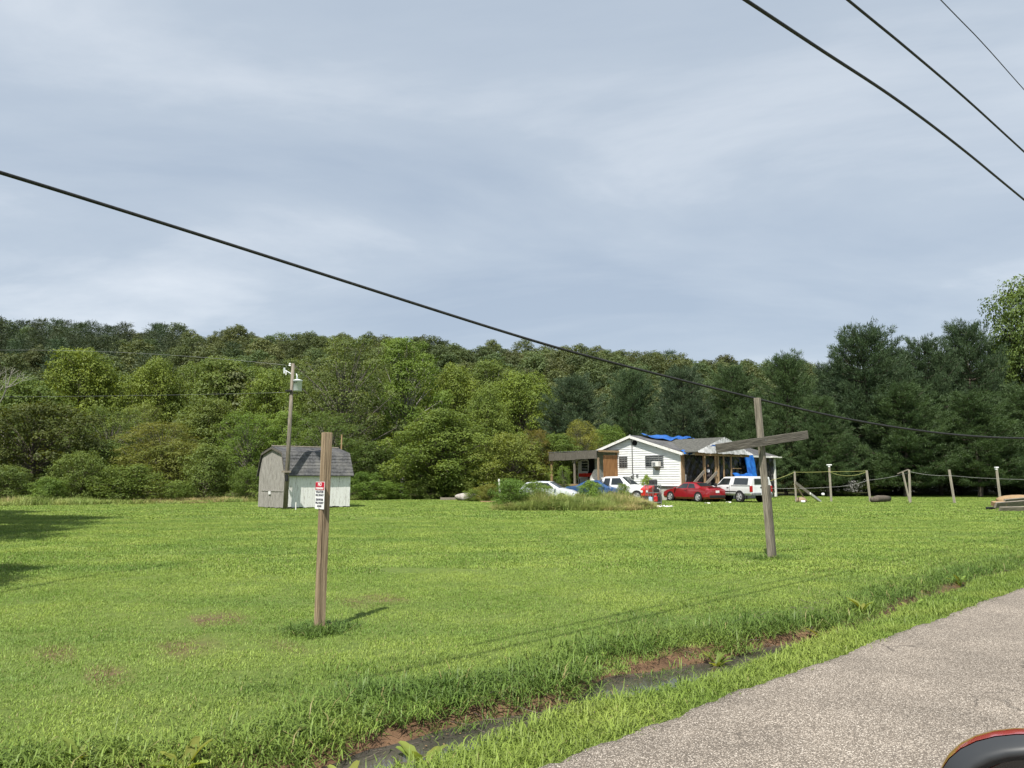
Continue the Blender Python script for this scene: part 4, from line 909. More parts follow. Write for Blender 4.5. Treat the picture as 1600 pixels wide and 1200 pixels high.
# --- side porch at the left of the gable end
PX = -2.45; yq = onx(965, 740, 0).y; y_l = onx(860, 715, PX).y; y_m = onx(934, 715, PX).y; y_c = onx(897, 715, PX).y
zt = onx(934, 703.5, PX).z; zb = onx(934, 715, PX).z
pr = MB().prism([(PX - .15, zt - .06), (PX - .15, zt), (.0, zt + .12), (.0, zt + .03)], 'y', y_m - .15, y_l + .1).build('porch_roof', SHINGLE, house)
yy = y_m - .05; k = 0
while yy < y_l:
    ln = min(1.0 + .35 * random.random(), y_l - yy); dz = -.05 * k + .03 * math.sin(k * 2.1)
    MB().box((PX - .17, yy + ln / 2, (zt + zb) / 2 - .05 + dz * .5), (.05, ln - .02, zt - zb + .05), Matrix.Rotation(R(2.6 * math.sin(k * 3.)), 3, 'X')).build('fascia_board', WOOD_DARK, pr); yy += ln; k += 1
MB().box((PX / 2, y_m - .18, zt - .06), (-PX + .2, .05, .14)).build('fascia_board', WOOD_FRESH, pr)
for y, w, m in ((y_l - .1, .14, WOOD_FRESH), (y_c, .13, WOOD_GREY), (y_m, .13, WOOD_POST)):
    MB().box((0, 0, 0), (w, w, zb - .0)).build('porch_post', m, house, loc=(PX + .05, y, zb / 2))
MB().box((0, 0, 0), (1.75, .03, 2.25)).build('plywood_panel', PLYWOOD, house, loc=(-.93, y_m - .02, 2.42))
MB().box((0, 0, 0), (.10, .12, zt - .9)).build('porch_trim', WOOD_FRESH, house, loc=(-.09, yq + .0, (zt + .9) / 2))
pd = MB().box((PX / 2, (y_m + y_l) / 2, 1.18), (-PX, y_l - y_m, .06)).build('porch_floor', WOOD_GREY, house)
MB().box((PX - .03, (y_m + y_l) / 2 - .3, 1.14), (.05, y_l - y_m + .4, .16)).build('floor_edge', WOOD_FRESH, pd)
a, b = onx(920, 719.5), onx(909, 737)
wd = MB()
for y, z_, s1, s2 in ((a.y, (a.z + b.z) / 2, .09, a.z - b.z), (b.y, (a.z + b.z) / 2, .09, a.z - b.z), ((a.y + b.y) / 2, a.z, b.y - a.y - .1, .09), ((a.y + b.y) / 2, b.z, b.y - a.y - .1, .09)): wd.box((-.06, y, z_), (.05, s1, s2))
wd = wd.build('window', WHITE_TRIM, house)
for k in range(4): MB().box((-.05, (a.y + b.y) / 2, b.z + (a.z - b.z) * (k + .5) / 4), (.02, b.y - a.y - .1, (a.z - b.z) / 4 - .04)).build('pane', GLASS_DARK, wd)
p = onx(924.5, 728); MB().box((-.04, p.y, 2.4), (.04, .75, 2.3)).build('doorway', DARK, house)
def bench(name, x, y, l, lab):
    e = empty(name, HI @ Vector((x, y, 1.21)), RZ); tag(e, lab, 'bench')
    MB().box((0, 0, .42), (.45, l, .05)).build('seat', WOOD_GREY, e); MB().box((.2, 0, .75), (.04, l, .3)).build('backrest', MUD_M, e)
    for sy in (-1, 1):
        for sx in (-.18, .18): MB().box((sx, sy * (l / 2 - .06), .2), (.06, .06, .4)).build('leg', WOOD_GREY, e)
p = onx(911, 742, -1.0); bench('porch_bench', -.9, p.y, 1.5, 'grey bench with reddish back on the side porch')
p = onx(943, 737, -1.5)
tag(MB().grid(lambda u_, v_: (-.25 + .35 * math.sin(v_ * 3.1) * math.sin(u_ * 3.14), (u_ - .5) * 1.5, 1.25 * math.sin(u_ * math.pi) ** .5 * v_ + .04 * math.sin(u_ * 20)), 20, 10).build('white_sheet', CLOTH_WHITE, loc=HI @ Vector((-1.5, p.y + .5, 1.22)), rot=(0, 0, RZ + R(20)), smooth=True), 'heap covered with a white sheet on the side porch by plywood', 'sheet')

# ------------------------------------------------------------------ shed
s0 = ground(443.5, 795.5); shed = empty('shed', (s0.x, s0.y, 0), RZ); tag(shed, 'small gambrel-roofed shed with grey gable and peeling white side', 'shed')
SI = Matrix.Translation(s0) @ Matrix.Rotation(RZ, 4, 'Z'); SIi = SI.inverted()
def shx(px, py, x=0.0): return SIi @ hit(px, py, SI @ Vector((x, 0, 0)), U)
def shy(px, py, y=0.0): return SIi @ hit(px, py, SI @ Vector((0, y, 0)), V)
SLn = shy(547, 760).x; SDp = shx(405, 760).y; ze = shy(449, 740).z; zr = 3.42; zk = ze + (zr - ze) * .76
G_ = [(0, 0), (SDp, 0), (SDp, ze), (SDp * .89, zk), (SDp / 2, zr), (SDp * .11, zk), (0, ze)]
def gz(y):
    h = min(y, SDp - y) / SDp
    return ze + (zk - ze) * h / .11 if h < .11 else zk + (zr - zk) * (h - .11) / .39
MB().prism([(.05 + (q_[0]) * (1 - .1 / SDp), max(0, q_[1] - .05)) for q_ in G_], 'x', .03, SLn - .03).build('frame', DARK, shed)
nb = 15
for k in range(nb):
    a, b = SDp * k / nb + .004, SDp * (k + 1) / nb - .004; j = random.random() * .012; lo_ = .02 + .06 * random.random()
    MB().prism([(a, lo_), (b, lo_), (b, gz(b) - .03), ((a + b) / 2, gz((a + b) / 2) - .03), (a, gz(a) - .03)], 'x', -.012 - j, .022).build('gable_board', GREY_BOARD, shed)
    MB().prism([(a, .05), (b, .05), (b, gz(b) - .03), (a, gz(a) - .03)], 'x', SLn - .02, SLn + .01).build('gable_board', WHITE_PEEL, shed)
nb = 18
for k in range(nb):
    a, b = SLn * k / nb + .003, SLn * (k + 1) / nb - .003; j = random.random() * .008; lo_ = .05 + .06 * random.random()
    MB().prism([(a, lo_), (b, lo_), (b, ze - .02), (a, ze - .02)], 'y', -.012 - j, .022).build('side_board', WHITE_PEEL, shed)
MB().box((SLn / 2, SDp + .0, ze / 2), (SLn, .03, ze - .06)).build('back_wall', WHITE_PEEL, shed)
rf = [(-.20, ze - .16), (SDp * .11 - .03, zk + .02), (SDp / 2, zr), (SDp * .89 + .03, zk + .02), (SDp + .20, ze - .16)]
for i in range(4):
    (ya, za), (yb, zb_) = rf[i], rf[i + 1]
    o = MB().add([(x, y, z_ + d) for d in (.02, .06) for x in (-.10, SLn + .10) for (y, z_) in ((ya, za), (yb, zb_))], [(0, 1, 3, 2), (4, 6, 7, 5), (0, 2, 6, 4), (1, 5, 7, 3), (0, 4, 5, 1), (2, 3, 7, 6)]).build('roof', SHINGLE, shed)
    n_ = 7 if i in (0, 3) else 6
    for k in range(n_):
        f0, f1 = k / n_, min(1, (k + 1) / n_ + .04)
        if i >= 2: f0, f1 = 1 - k / n_, max(0, 1 - (k + 1) / n_ - .04)
        A_, B_ = (ya + (yb - ya) * f0, za + (zb_ - za) * f0 + .062), (ya + (yb - ya) * f1, za + (zb_ - za) * f1 + .062)
        nn_ = Vector((-(zb_ - za), (yb - ya))).normalized() * .022
        MB().add([(-.11, A_[0] + nn_.x, A_[1] + nn_.y), (SLn + .11, A_[0] + nn_.x, A_[1] + nn_.y), (SLn + .11, B_[0], B_[1] + .003), (-.11, B_[0], B_[1] + .003), (-.11, A_[0], A_[1]), (SLn + .11, A_[0], A_[1])], [(0, 1, 2, 3), (4, 5, 1, 0)]).build('shingle_course', SHINGLE, o, fix=False)
MB().tube([(-.1, SDp / 2, zr + .085), (SLn + .1, SDp / 2, zr + .085)], .05, 8).build('ridge_cap', WOOD_GREY, shed)
for i in range(4):
    (ya, za), (yb, zb_) = rf[i], rf[i + 1]
    MB().add([(x, y, z_ + d) for x in (-.125, -.10) for (y, z_) in ((ya, za), (yb, zb_)) for d in (-.09, .02)], [(0, 1, 3, 2), (4, 6, 7, 5), (0, 4, 5, 1), (2, 3, 7, 6), (0, 2, 6, 4), (1, 5, 7, 3)]).build('rake_board', WOOD_DARK, shed)
p = shx(422.5, 770); MB().box((-.05, p.y, p.z), (.05, .26, .17)).build('latch', PLATE, shed); MB().box((-.03, SDp * .45, p.z + .12), (.03, SDp * .85, .06)).build('crosspiece', GREY_BOARD, shed)

# ------------------------------------------------------------------ utility pole by the shed
_r = ray(447.5, 748); _d = Vector((_r.x / _r.y, 1, 0)); _k = (s0.dot(V) - .40) / _d.dot(V); ub = _d * _k; ut = at(458, 568, ub.y)
up = empty('utility_pole', (ub.x, ub.y, 0)); tag(up, 'grey wooden utility pole with transformer in front of the shed', 'utility pole')
dxl = ut.x - ub.x
MB().tube([(0, 0, -.3), (dxl * .5, 0, ut.z * .5), (dxl, 0, ut.z)], [.128, .11, .085], 14).build('pole', WOOD_GREY, up, smooth=True)
def pp(px, py): q_ = at(px, py, ub.y); return Vector((q_.x - ub.x, 0, q_.z))
c = pp(465.5, 603); tf = MB().lathe([(.0, -.31), (.20, -.31), (.235, -.27), (.235, .26), (.26, .27), (.25, .31), (.1, .36), (0, .37)], 'z', 20, (c.x, -.05, c.z)).build('transformer', TRANSF, up, smooth=True)
MB().tube([(c.x - .05, -.05, c.z + .33), (c.x - .05, -.05, c.z + .55), (c.x - .1, -.05, c.z + .68)], [.05, .04, .025], 8).build('bushing', TRANSF, tf, smooth=True)
for s_ in (-.11, .0): MB().lathe([(.025, -.04), (.025, .04)], 'y', 8, (c.x + s_, -.28, c.z + .17)).build('terminal', BLACK_TRIM, tf)
MB().box((c.x - .28, 0, c.z + .1), (.2, .06, .06)).build('bracket', TRANSF, tf)
MB().tube([(c.x + .12, -.2, c.z - .3), (c.x + .05, -.25, c.z - .48), (c.x - .25, -.12, c.z - .4)], .014, 6).build('lead_wire', CABLE, tf)
a, b = pp(456.5, 585), pp(444.5, 578)
MB().tube([a, b], .03, 8).build('standoff_arm', TRANSF, up); MB().tube([(b.x, 0, b.z - .2), (b.x, 0, b.z + .12)], [.05, .06], 8).build('insulator', TRANSF, up); MB().tube([(b.x + .1, 0, b.z - .28), (b.x + .1, 0, b.z - .06)], .035, 8).build('insulator', PLATE, up)
a = pp(453, 570); MB().lathe([(.03, -.09), (.075, -.06), (.05, 0), (.075, .05), (.02, .1)], 'z', 10, (a.x, 0, a.z)).build('insulator', PLATE, up)
a = pp(452, 611); MB().box((a.x, -.02, a.z), (.36, .36, .08)).build('clamp', BLACK_TRIM, up)
a = pp(449, 737); MB().box((a.x, -.14, a.z), (.5, .12, .10)).build('cleat', WOOD_GREY, up)
MB().tube([pp(449.5, 742) + Vector((0, -.2, 0)), pp(449.5, 752) + Vector((0, -.2, 0))], .09, 8).build('meter_can', BLACK_TRIM, up)
# leaning pipe with clothesline
def post(name, pxb, pyb, pxt, pyt, w, d, m, label, cat='post', group=None, rz=RZ, top=None, bev=.01):
    b = ground(pxb, pyb); z0 = float(gh(b.x, b.y)); t = at(pxt, pyt, b.y); dv = Vector((t.x - b.x, 0, t.z - z0)); L_ = dv.length
    o = MB().box((0, 0, L_ / 2 - .15), (w, d, L_ + .3)).build(name, m, loc=(b.x, b.y, z0), bevel=bev)
    o.rotation_mode = 'QUATERNION'; o.rotation_quaternion = dv.to_track_quat('Z', 'Y') @ Matrix.Rotation(rz, 3, 'Z').to_quaternion() if False else (Vector((0, 0, 1)).rotation_difference(dv) @ Matrix.Rotation(rz, 3, 'Z').to_quaternion())
    tag(o, label, cat, group); return o
g0 = ground(456, 793.5); q1 = at(460.5, 760, g0.y - .3)
tag(MB().tube([(0, 0, -.1), (q1.x - g0.x, q1.y - g0.y, q1.z), (q1.x - g0.x + .03, q1.y - g0.y, q1.z + .12)], .03, 8).build('leaning_pipe', STEEL, loc=g0), 'thin leaning pipe between utility pole and shed wall', 'pipe')
g1 = at(496, 758.5, 42); tag(MB().tube([q1, (q1 + g1) / 2 + Vector((0, 0, -.02)), g1, at(520, 758, 43.6)], .014, 5).build('clothes_line', CABLE), 'thin cord running level in front of the shed wall', 'cord')
g2 = ground(462, 797); tag(MB().box((0, 0, .16), (.05, .05, .5)).build('white_stake', WHITE_TRIM, loc=(g2.x, g2.y, 0)), 'short white stake at the shed foot right of the pole', 'stake')
g3 = at(530, 790, 46.5); z3 = at(530, 679, 46.5).z; tag(MB().tube([(0, 0, -.1), (.03, 0, z3)], .05, 8).build('thin_pole', WOOD_FRESH, loc=(g3.x, g3.y, 0)), 'thin pale pole rising behind the shed roof', 'pole')

# ------------------------------------------------------------------ sign post and sign
post('sign_post', 499, 983, 511, 676, .095, .092, WOOD_POST, 'tall brown square wooden post with the no trespassing sign', bev=.006)
fnt = None
def text(s_, size, m, parent, loc, rot):
    cu = bpy.data.curves.new('lettering', 'FONT'); cu.body = s_; cu.size = size; cu.align_x = 'CENTER'; cu.align_y = 'CENTER'; cu.extrude = .0006; cu.offset = .0012
    tmp = bpy.data.objects.new('lettering', cu); COL.objects.link(tmp); dg = bpy.context.evaluated_depsgraph_get(); me = bpy.data.meshes.new_from_object(tmp.evaluated_get(dg)); bpy.data.objects.remove(tmp)
    me.materials.clear(); me.materials.append(m); o = link('lettering', me, parent); o.location = loc; o.rotation_euler = rot; return o
zc = at(499, 774, P1.y).z; sg = empty('warning_sign', P1 - U * .053 + V * .010 + Vector((.012 * 0 + .0, 0, zc)) + Vector((.055, 0, 0)) * 0, RZ)
sg.location += Vector((at(505, 774, P1.y).x - P1.x - .03, 0, 0)) * .0
lean_x = (at(511, 676, P1.y).x - P1.x) * zc / at(511, 676, P1.y).z; sg.location.x += lean_x
tag(sg, 'red and white no trespassing sign nailed to the brown post', 'sign')
SW, SH_ = .215, .305
MB().box((0, 0, 0), (.004, SW, SH_)).build('panel', SIGN_WHITE, sg, bevel=.001)
hd = MB().box((-.0035, 0, SH_ / 2 - .048), (.003, SW - .008, .088)).build('header', SIGN_RED, sg)
rot = (R(90), 0, R(-90))
text('NO', .056, SIGN_WHITE, hd, (-.006, 0, SH_ / 2 - .031), rot); text('TRESPASSING', .030, SIGN_WHITE, hd, (-.006, 0, SH_ / 2 - .075), rot)
for k, (tx, sz, z_) in enumerate((('VIOLATORS', .034, .038), ('WILL BE SHOT', .030, .002), ('SURVIVORS', .034, -.048), ('WILL BE SHOT', .030, -.084), ('AGAIN', .034, -.120))): text(tx, sz, INK, sg, (-.0035, 0, z_), rot)
for sz in (.145, -.145): MB().lathe([(.006, -.003), (.006, 0)], 'x', 8, (-.003, 0, sz)).build('nail', STEEL, sg)

# ------------------------------------------------------------------ leaning cross
cr = empty('wooden_cross', P2); tag(cr, 'leaning grey wooden cross with tilted crossarm on the lawn', 'cross')
t = at(1183, 622, P2.y); dv = Vector((t.x - P2.x, 0, t.z)); Lc = dv.length
o = MB().box((0, 0, Lc / 2 - .2), (.085, .125, Lc + .4)).build('upright', WOOD_GREY, cr, bevel=.008); o.rotation_mode = 'QUATERNION'; o.rotation_quaternion = Vector((0, 0, 1)).rotation_difference(dv) @ Matrix.Rotation(RZ, 3, 'Z').to_quaternion()
b2 = at(1196, 745, P2.y + .0); b1 = ground(1206, 872.5); L2 = 1.62
o = MB().box((0, 0, L2 / 2 - .1), (.05, .10, L2)).build('splice_board', WOOD_DARK, cr, bevel=.006, loc=(.062, .0, 0)); o.rotation_mode = 'QUATERNION'; o.rotation_quaternion = Vector((0, 0, 1)).rotation_difference(dv) @ Matrix.Rotation(RZ, 3, 'Z').to_quaternion()
A_ = at(1119, 701, P2.y - .78); B_ = at(1261, 679.5, P2.y + .52); d = B_ - A_
pc = dv * ((at(1190, 690, P2.y).z) / dv.z) + P2
M_ = Matrix((d.normalized(), Vector((0, 0, 1)).cross(d.normalized()).normalized(), d.normalized().cross(Vector((0, 0, 1)).cross(d.normalized()).normalized()))).transposed()
o = MB().box((0, 0, 0), (.185, .045, d.length)).build('crossarm', WOOD_DARK, cr, bevel=.006); mm = Matrix((M_.col[2], M_.col[1] * -1, M_.col[0])).transposed(); o.rotation_euler = mm.to_euler(); mid = (A_ + B_) / 2; o.location = mid - P2 + Vector((0, -.02, 0))
for k in (-.05, .05): MB().tube([(pc.x - P2.x + k, pc.y - P2.y - .16, pc.z + k * .5), (pc.x - P2.x + k, pc.y - P2.y + .05, pc.z + k * .5)], .012, 6).build('bolt', STEEL, cr)
# ------------------------------------------------------------------ row of leaning posts with lines
FP = [
 (1244, 784, 1241.5, 737, .10, 'first grey post of the line row, with planks leaning on it'),
 (1299, 784, 1295.5, 727, .11, 'second post of the line row with white insulated top'),
 (1360, 784, 1354, 735, .12, 'third post of the line row, left of the log'),
 (1421, 783, 1410.5, 738, .10, 'thin post leaning left beside the fourth upright post'),
 (1422.5, 785.5, 1420.5, 734, .11, 'fourth upright post with a slanting cap board'),
 (1491.5, 786, 1483, 734, .12, 'fifth post of the line row leaning left'),
 (1563.5, 786, 1557, 731, .12, 'post with white top next to the wood pile'),
]
tops = []
for px, py, tx, ty, w, lb in FP:
    post('line_post', px, py, tx, ty, w, w, WOOD_PALE, lb, 'post', 'row of posts right of the house', rz=.5); tops.append(at(tx, ty, ground(px, py).y))
for i, (sx, nm, lb) in enumerate(((1, 'post_cap', 'white plastic cap on the second line post'), (6, 'post_cap', 'white cap on the post next to the wood pile'))):
    q_ = tops[sx]; o = MB().box((0, 0, .02), (.34 if sx == 1 else .22, .2, .09)).box((-.02, 0, -.08), (.14, .14, .14)).build(nm, SIGN_WHITE, loc=q_, bevel=.03); tag(o, lb, 'cap')
q_ = tops[4]; a_ = at(1403, 740, q_.y - .1); d_ = at(1418, 734, q_.y - .1) - a_
o = MB().box((0, 0, 0), (.08, .05, d_.length * 1.15)).build('cap_board', WOOD_GREY, loc=a_ + d_ / 2 + Vector((0, -.02, 0))); o.rotation_euler = d_.to_track_quat('Z', 'Y').to_euler(); tag(o, 'short slanting board joining the two close posts', 'board')
def sagline(name, pts, r, m, label, cat='wire', n=14, group=None):
    P = []
    for (a, b, s_) in pts:
        for k in range(n):
            t = k / n; q_ = a.lerp(b, t); q_ = q_ + Vector((0, 0, -s_ * 4 * t * (1 - t))); P.append(q_)
    P.append(pts[-1][1]); o = MB().tube(P, r, 6).build(name, m, smooth=True); tag(o, label, cat, group); return o
dz = Vector((0, 0, -.03))
sagline('yellow_rope', [(at(1199, 752, 50.5), tops[0] + dz, .06), (tops[0] + dz, tops[1] + Vector((0, -.1, -.45)), .03), (tops[1] + Vector((0, -.1, -.45)), tops[2] + dz, .03)], .013, ROPE, 'yellow rope strung along the tops of the first posts', 'rope')
sagline('yellow_rope', [(tops[1] + Vector((0, -.1, -.5)), tops[2] + dz * 3, .28)], .012, ROPE, 'slack second yellow rope between second and third post', 'rope')
sagline('fence_wire', [(at(1205, 763, 50), at(1299, 761, 49.6), .05), (at(1299, 761, 49.6), at(1358, 750, 49.6), .1), (at(1358, 750, 49.6), tops[4] + dz * 6, .08)], .010, WIRE_PALE, 'pale wire sagging low behind the first three posts')
sagline('fence_wire', [(tops[4] + dz * 4, at(1485, 743, 48), .1), (at(1485, 743, 48), at(1560, 748, 48), .03), (at(1560, 748, 48), at(1640, 749, 48), .03)], .010, WIRE_PALE, 'pale wire between the upright posts at the right')
# planks leaning on the first post, rubbish at its foot
def plank(name, a, b, w, th, m, label, cat='plank', group=None, roll=0):
    d_ = b - a; o = MB().box((0, 0, 0), (th, w, d_.length)).build(name, m, loc=(a + b) / 2, bevel=.004); o.rotation_mode = 'QUATERNION'; o.rotation_quaternion = d_.to_track_quat('Z', 'Y') @ Matrix.Rotation(roll, 3, 'Z').to_quaternion(); tag(o, label, cat, group); return o
plank('leaning_plank', at(1242, 754, 49.3), ground(1282, 783.5), .24, .05, WOOD_GREY, 'long grey plank leaning against the first line post')
plank('leaning_plank', at(1243, 758, 49.6), ground(1258, 781), .16, .05, WOOD_POST, 'shorter brown plank leaning behind the long grey one')
plank('leaning_plank', at(1266, 771, 48.8), ground(1283, 784), .14, .06, WHITE_TRIM, 'pale short board lying over the long leaning plank')
g_ = ground(1252, 784); tag(MB().lathe([(.0, 0), (.33, 0), (.36, .12), (.30, .24), (.12, .30), (0, .31)], 'z', 12, (0, 0, 0)).build('earth_heap', STONE, loc=g_, smooth=True).__class__ and bpy.data.objects[-1] if False else MB().lathe([(.0, -.02), (.40, -.02), (.38, .14), (.28, .28), (.12, .33), (0, .34)], 'z', 12).build('rubble_heap', WOOD_POST, loc=g_, smooth=True), 'small brown heap at the foot of the first line post', 'heap')
g_ = ground(1260, 778); tag(MB().lathe([(0, -.1), (.1, -.08), (.14, 0), (.1, .1), (0, .13)], 'z', 12).build('white_ball', SIGN_WHITE, loc=(g_.x - .1, g_.y - 3.6, .38), smooth=True), 'white round float on the brown heap by the first post', 'float')
g_ = ground(1255, 785.5); tag(MB().lathe([(0, 0), (.14, 0), (.16, .12), (.1, .16), (0, .16)], 'z', 12).build('white_pot', SIGN_WHITE, loc=g_, smooth=True), 'small white pot on the grass by the first post', 'pot')
# log lying on the lawn
a_, b_ = ground(1366, 785.5), ground(1391, 784); ax = (b_ - a_).normalized(); 
lg = empty('cut_log', (a_ + b_) / 2 + Vector((0, .2, 0))); tag(lg, 'short thick brown log lying on the lawn near the third post', 'log')
hl = (b_ - a_).length / 2; MB().tube([ax * -hl + Vector((0, 0, .2)), ax * -hl * .3 + Vector((0, .03, .24)), ax * hl * .4 + Vector((0, -.02, .23)), ax * hl + Vector((0, 0, .21))], [.19, .25, .24, .20], 14).build('bark', BARK, lg, smooth=True)
MB().tube([ax * hl + Vector((0, 0, .21)), ax * (hl + .02) + Vector((0, 0, .21))], [.18, .17], 14).build('cut_end', WOOD_POST, lg)
# wood pile at the right edge
wp = ground(1590, 797)
def lump(name, loc, s_, m, label, cat, seed, rz=0):
    rg = random.Random(seed); mb = MB()
    def fn(u_, v_):
        a = u_ * 2 * math.pi; e_ = (v_ - .5) * math.pi; k = 1 + .16 * math.sin(a * 2 + seed) * math.cos(e_) + .1 * math.sin(a * 5 + e_ * 3 + seed)
        return (math.cos(a) * math.cos(e_) * s_[0] * k, math.sin(a) * math.cos(e_) * s_[1] * k, math.sin(e_) * s_[2] + s_[2] * .85)
    o = mb.grid(fn, 22, 12).build(name, m, loc=loc, rot=(0, 0, rz), smooth=True); tag(o, label, cat); return o
lump('split_trunk', ground(1594, 790) , (1.5, .6, .36), WOOD_FRESH, 'big tan split trunk on top of the wood pile', 'log', 4)
for k, (x0, y0, x1, y1, z0, z1, w, m, lb) in enumerate([
 (1556, 797, 1640, 792, .25, .35, .3, WOOD_GREY, 'long grey plank across the front of the wood pile'),
 (1562, 799, 1650, 798, .08, .10, .3, WOOD_GREY, 'lowest grey plank of the wood pile on the grass'),
 (1570, 794, 1640, 790, .38, .5, .25, WOOD_GREY, 'upper grey plank lying against the split trunk'),
 (1551, 796, 1572, 796, .30, .30, .24, WOOD_FRESH, 'short tan block at the left end of the wood pile'),
 (1541, 796.5, 1554, 796.5, .05, .05, .2, BLACK_TRIM, 'short dark timber end at the left of the wood pile')]):
    plank('pile_plank', ground(x0, y0) + Vector((0, 0, z0)), ground(x1, y1) + Vector((0, 0, z1)), w, .1 if k != 3 else .22, m, lb, 'plank', 'planks in the wood pile', roll=R(20))
# boulder, white board, plank on the ground left of the cars
lump('boulder', ground(730, 782.5), (.85, .5, .32), STONE, 'pale grey boulder at the lawn edge left of the weeds', 'boulder', 2)
plank('fallen_board', ground(688, 781.5) + Vector((0, 0, .1)), ground(712, 781.5) + Vector((0, 0, .1)), .22, .12, WOOD_GREY, 'grey timber lying at the lawn edge left of the boulder')
plank('white_board', at(779.5, 748.5, 54), at(781.5, 764, 54) - Vector((0, 0, .6)), .13, .04, WHITE_TRIM, 'narrow white board standing in the weeds by the wood', 'board')
plank('pale_strip', ground(751, 784.7) + Vector((0, 0, .03)), ground(775, 785) + Vector((0, 0, .03)), .12, .03, WOOD_FRESH, 'thin pale strip lying on the lawn left of the weeds')
lump('weathered_stump', ground(912, 796), (.22, .2, .28), WOOD_POST, 'dark brown stump standing in the tall weeds', 'stump', 6)
# dead leaves and twigs washed into the ditch
DEADLEAF = foliage('dead_leaf', (.10, .06, .03), (.26, .17, .08), trans=.1, wscale=3, use_obj=False)
lt = []
for i in range(3):
    rg = np.random.default_rng(700 + i); c = np.concatenate([(rg.random((14, 2)) - .5) * .5, np.full((14, 1), .006)], 1); v, q_ = leaf_quads(c, np.tile([0, 0, 4.], (14, 1)), .019, rg); lt.append(np_mesh('dead_leaves', v, q_, mat=DEADLEAF))
for i in range(2):
    m_ = MB()
    for k in range(3):
        p_ = Vector((random.uniform(-.2, .2), random.uniform(-.2, .2), .01)); a_ = random.random() * 6.28; d_ = Vector((math.cos(a_), math.sin(a_), .15)) * random.uniform(.08, .25); m_.tube([p_, p_ + d_ * .5 + Vector((.01, .01, 0)), p_ + d_], [.004, .003, .002], 4)
    me_ = bpy.data.meshes.new('twigs'); me_.from_pydata(m_.v, [], m_.f); me_.materials.append(BARK); lt.append(me_)
X, Y = strip(3.75, 4.6, 1, 16, .26); n = len(X); scatter('ditch_litter', lt, np.stack([X, Y, np.maximum(gh(X, Y), -.147) + .004], -1), RG.integers(0, 5, n), RG.random(n) * 6.28, np.ones((n, 3)), 'dead leaves and twigs lying in the muddy ditch')
# ------------------------------------------------------------------ overhead cables
def cable(name, px, r, m, label, group='overhead lines'):
    P = [at(a, b, d) for a, b, d in px]
    cu = bpy.data.curves.new(name, 'CURVE'); cu.dimensions = '3D'; sp = cu.splines.new('NURBS'); sp.points.add(len(P) - 1); sp.use_endpoint_u = True; sp.order_u = 4
    for q_, v_ in zip(sp.points, P): q_.co = (*v_, 1)
    cu.bevel_depth = r; cu.bevel_resolution = 3; cu.resolution_u = 16
    tmp = bpy.data.objects.new(name, cu); COL.objects.link(tmp); me = bpy.data.meshes.new_from_object(tmp.evaluated_get(bpy.context.evaluated_depsgraph_get())); bpy.data.objects.remove(tmp)
    me.materials.clear(); me.materials.append(m); me.polygons.foreach_set('use_smooth', [True] * len(me.polygons)); o = link(name, me); tag(o, label, 'cable', group); return o
def dpt(x): return 10.5 + (x / 1600) * 11.5
pl = [(-700, 60), (-350, 164), (0, 269), (150, 316), (300, 363), (450, 411), (600, 459), (750, 507), (880, 547), (1000, 578), (1175, 622), (1300, 651), (1390, 667), (1480, 679), (1560, 684.5), (1640, 685.5), (1760, 683), (2100, 660)]
cable('telephone_cable', [(a, b, dpt(max(a, -600))) for a, b in pl], .031, CABLE, 'thick sagging black cable crossing the whole picture')
def road_cable(name, pts, w0, r, label):
    o3 = [hit(a, b, V * w0, V) for a, b in pts]; d0 = (o3[0] - o3[1]); d1 = o3[-1] - o3[-2]
    o3 = [o3[0] + d0 * 4] + o3 + [o3[-1] + d1 * 3]
    P = o3; mb = MB(); Q = []
    for i in range(len(P) - 1):
        p_1, p0_, p1_, p2_ = P[max(i - 1, 0)], P[i], P[i + 1], P[min(i + 2, len(P) - 1)]
        for k in range(10):
            t = k / 10; Q.append(.5 * ((2 * p0_) + (p1_ - p_1) * t + (2 * p_1 - 5 * p0_ + 4 * p1_ - p2_) * t * t + (-p_1 + 3 * p0_ - 3 * p1_ + p2_) * t ** 3))
    Q.append(P[-1]); tag(mb.tube(Q, r, 8).build(name, CABLE, smooth=True), label, 'cable', 'overhead lines')
road_cable('power_cable', [(1165, 0), (1280, 76), (1400, 155), (1500, 230), (1600, 312)], 3.6, .020, 'lowest thick black cable in the top right corner')
road_cable('power_cable', [(1325, 0), (1420, 78), (1510, 155), (1600, 237)], 3.6, .0185, 'middle black cable in the top right corner')
road_cable('power_cable', [(1470, 0), (1535, 67), (1600, 140)], 3.6, .009, 'thin topmost wire in the top right corner')
sagline('service_wire', [(at(452.5, 571, ub.y), at(0, 547, 44), -.25), (at(0, 547, 44), at(-200, 540, 45), 0)], .008, STEEL, 'upper thin wire running left from the pole top', 'wire', 20)
sagline('service_wire', [(at(451, 613, ub.y), at(0, 620, 44), .05), (at(0, 620, 44), at(-200, 625, 45), 0)], .006, STEEL, 'lower thin wire running left from the pole clamp', 'wire', 20)
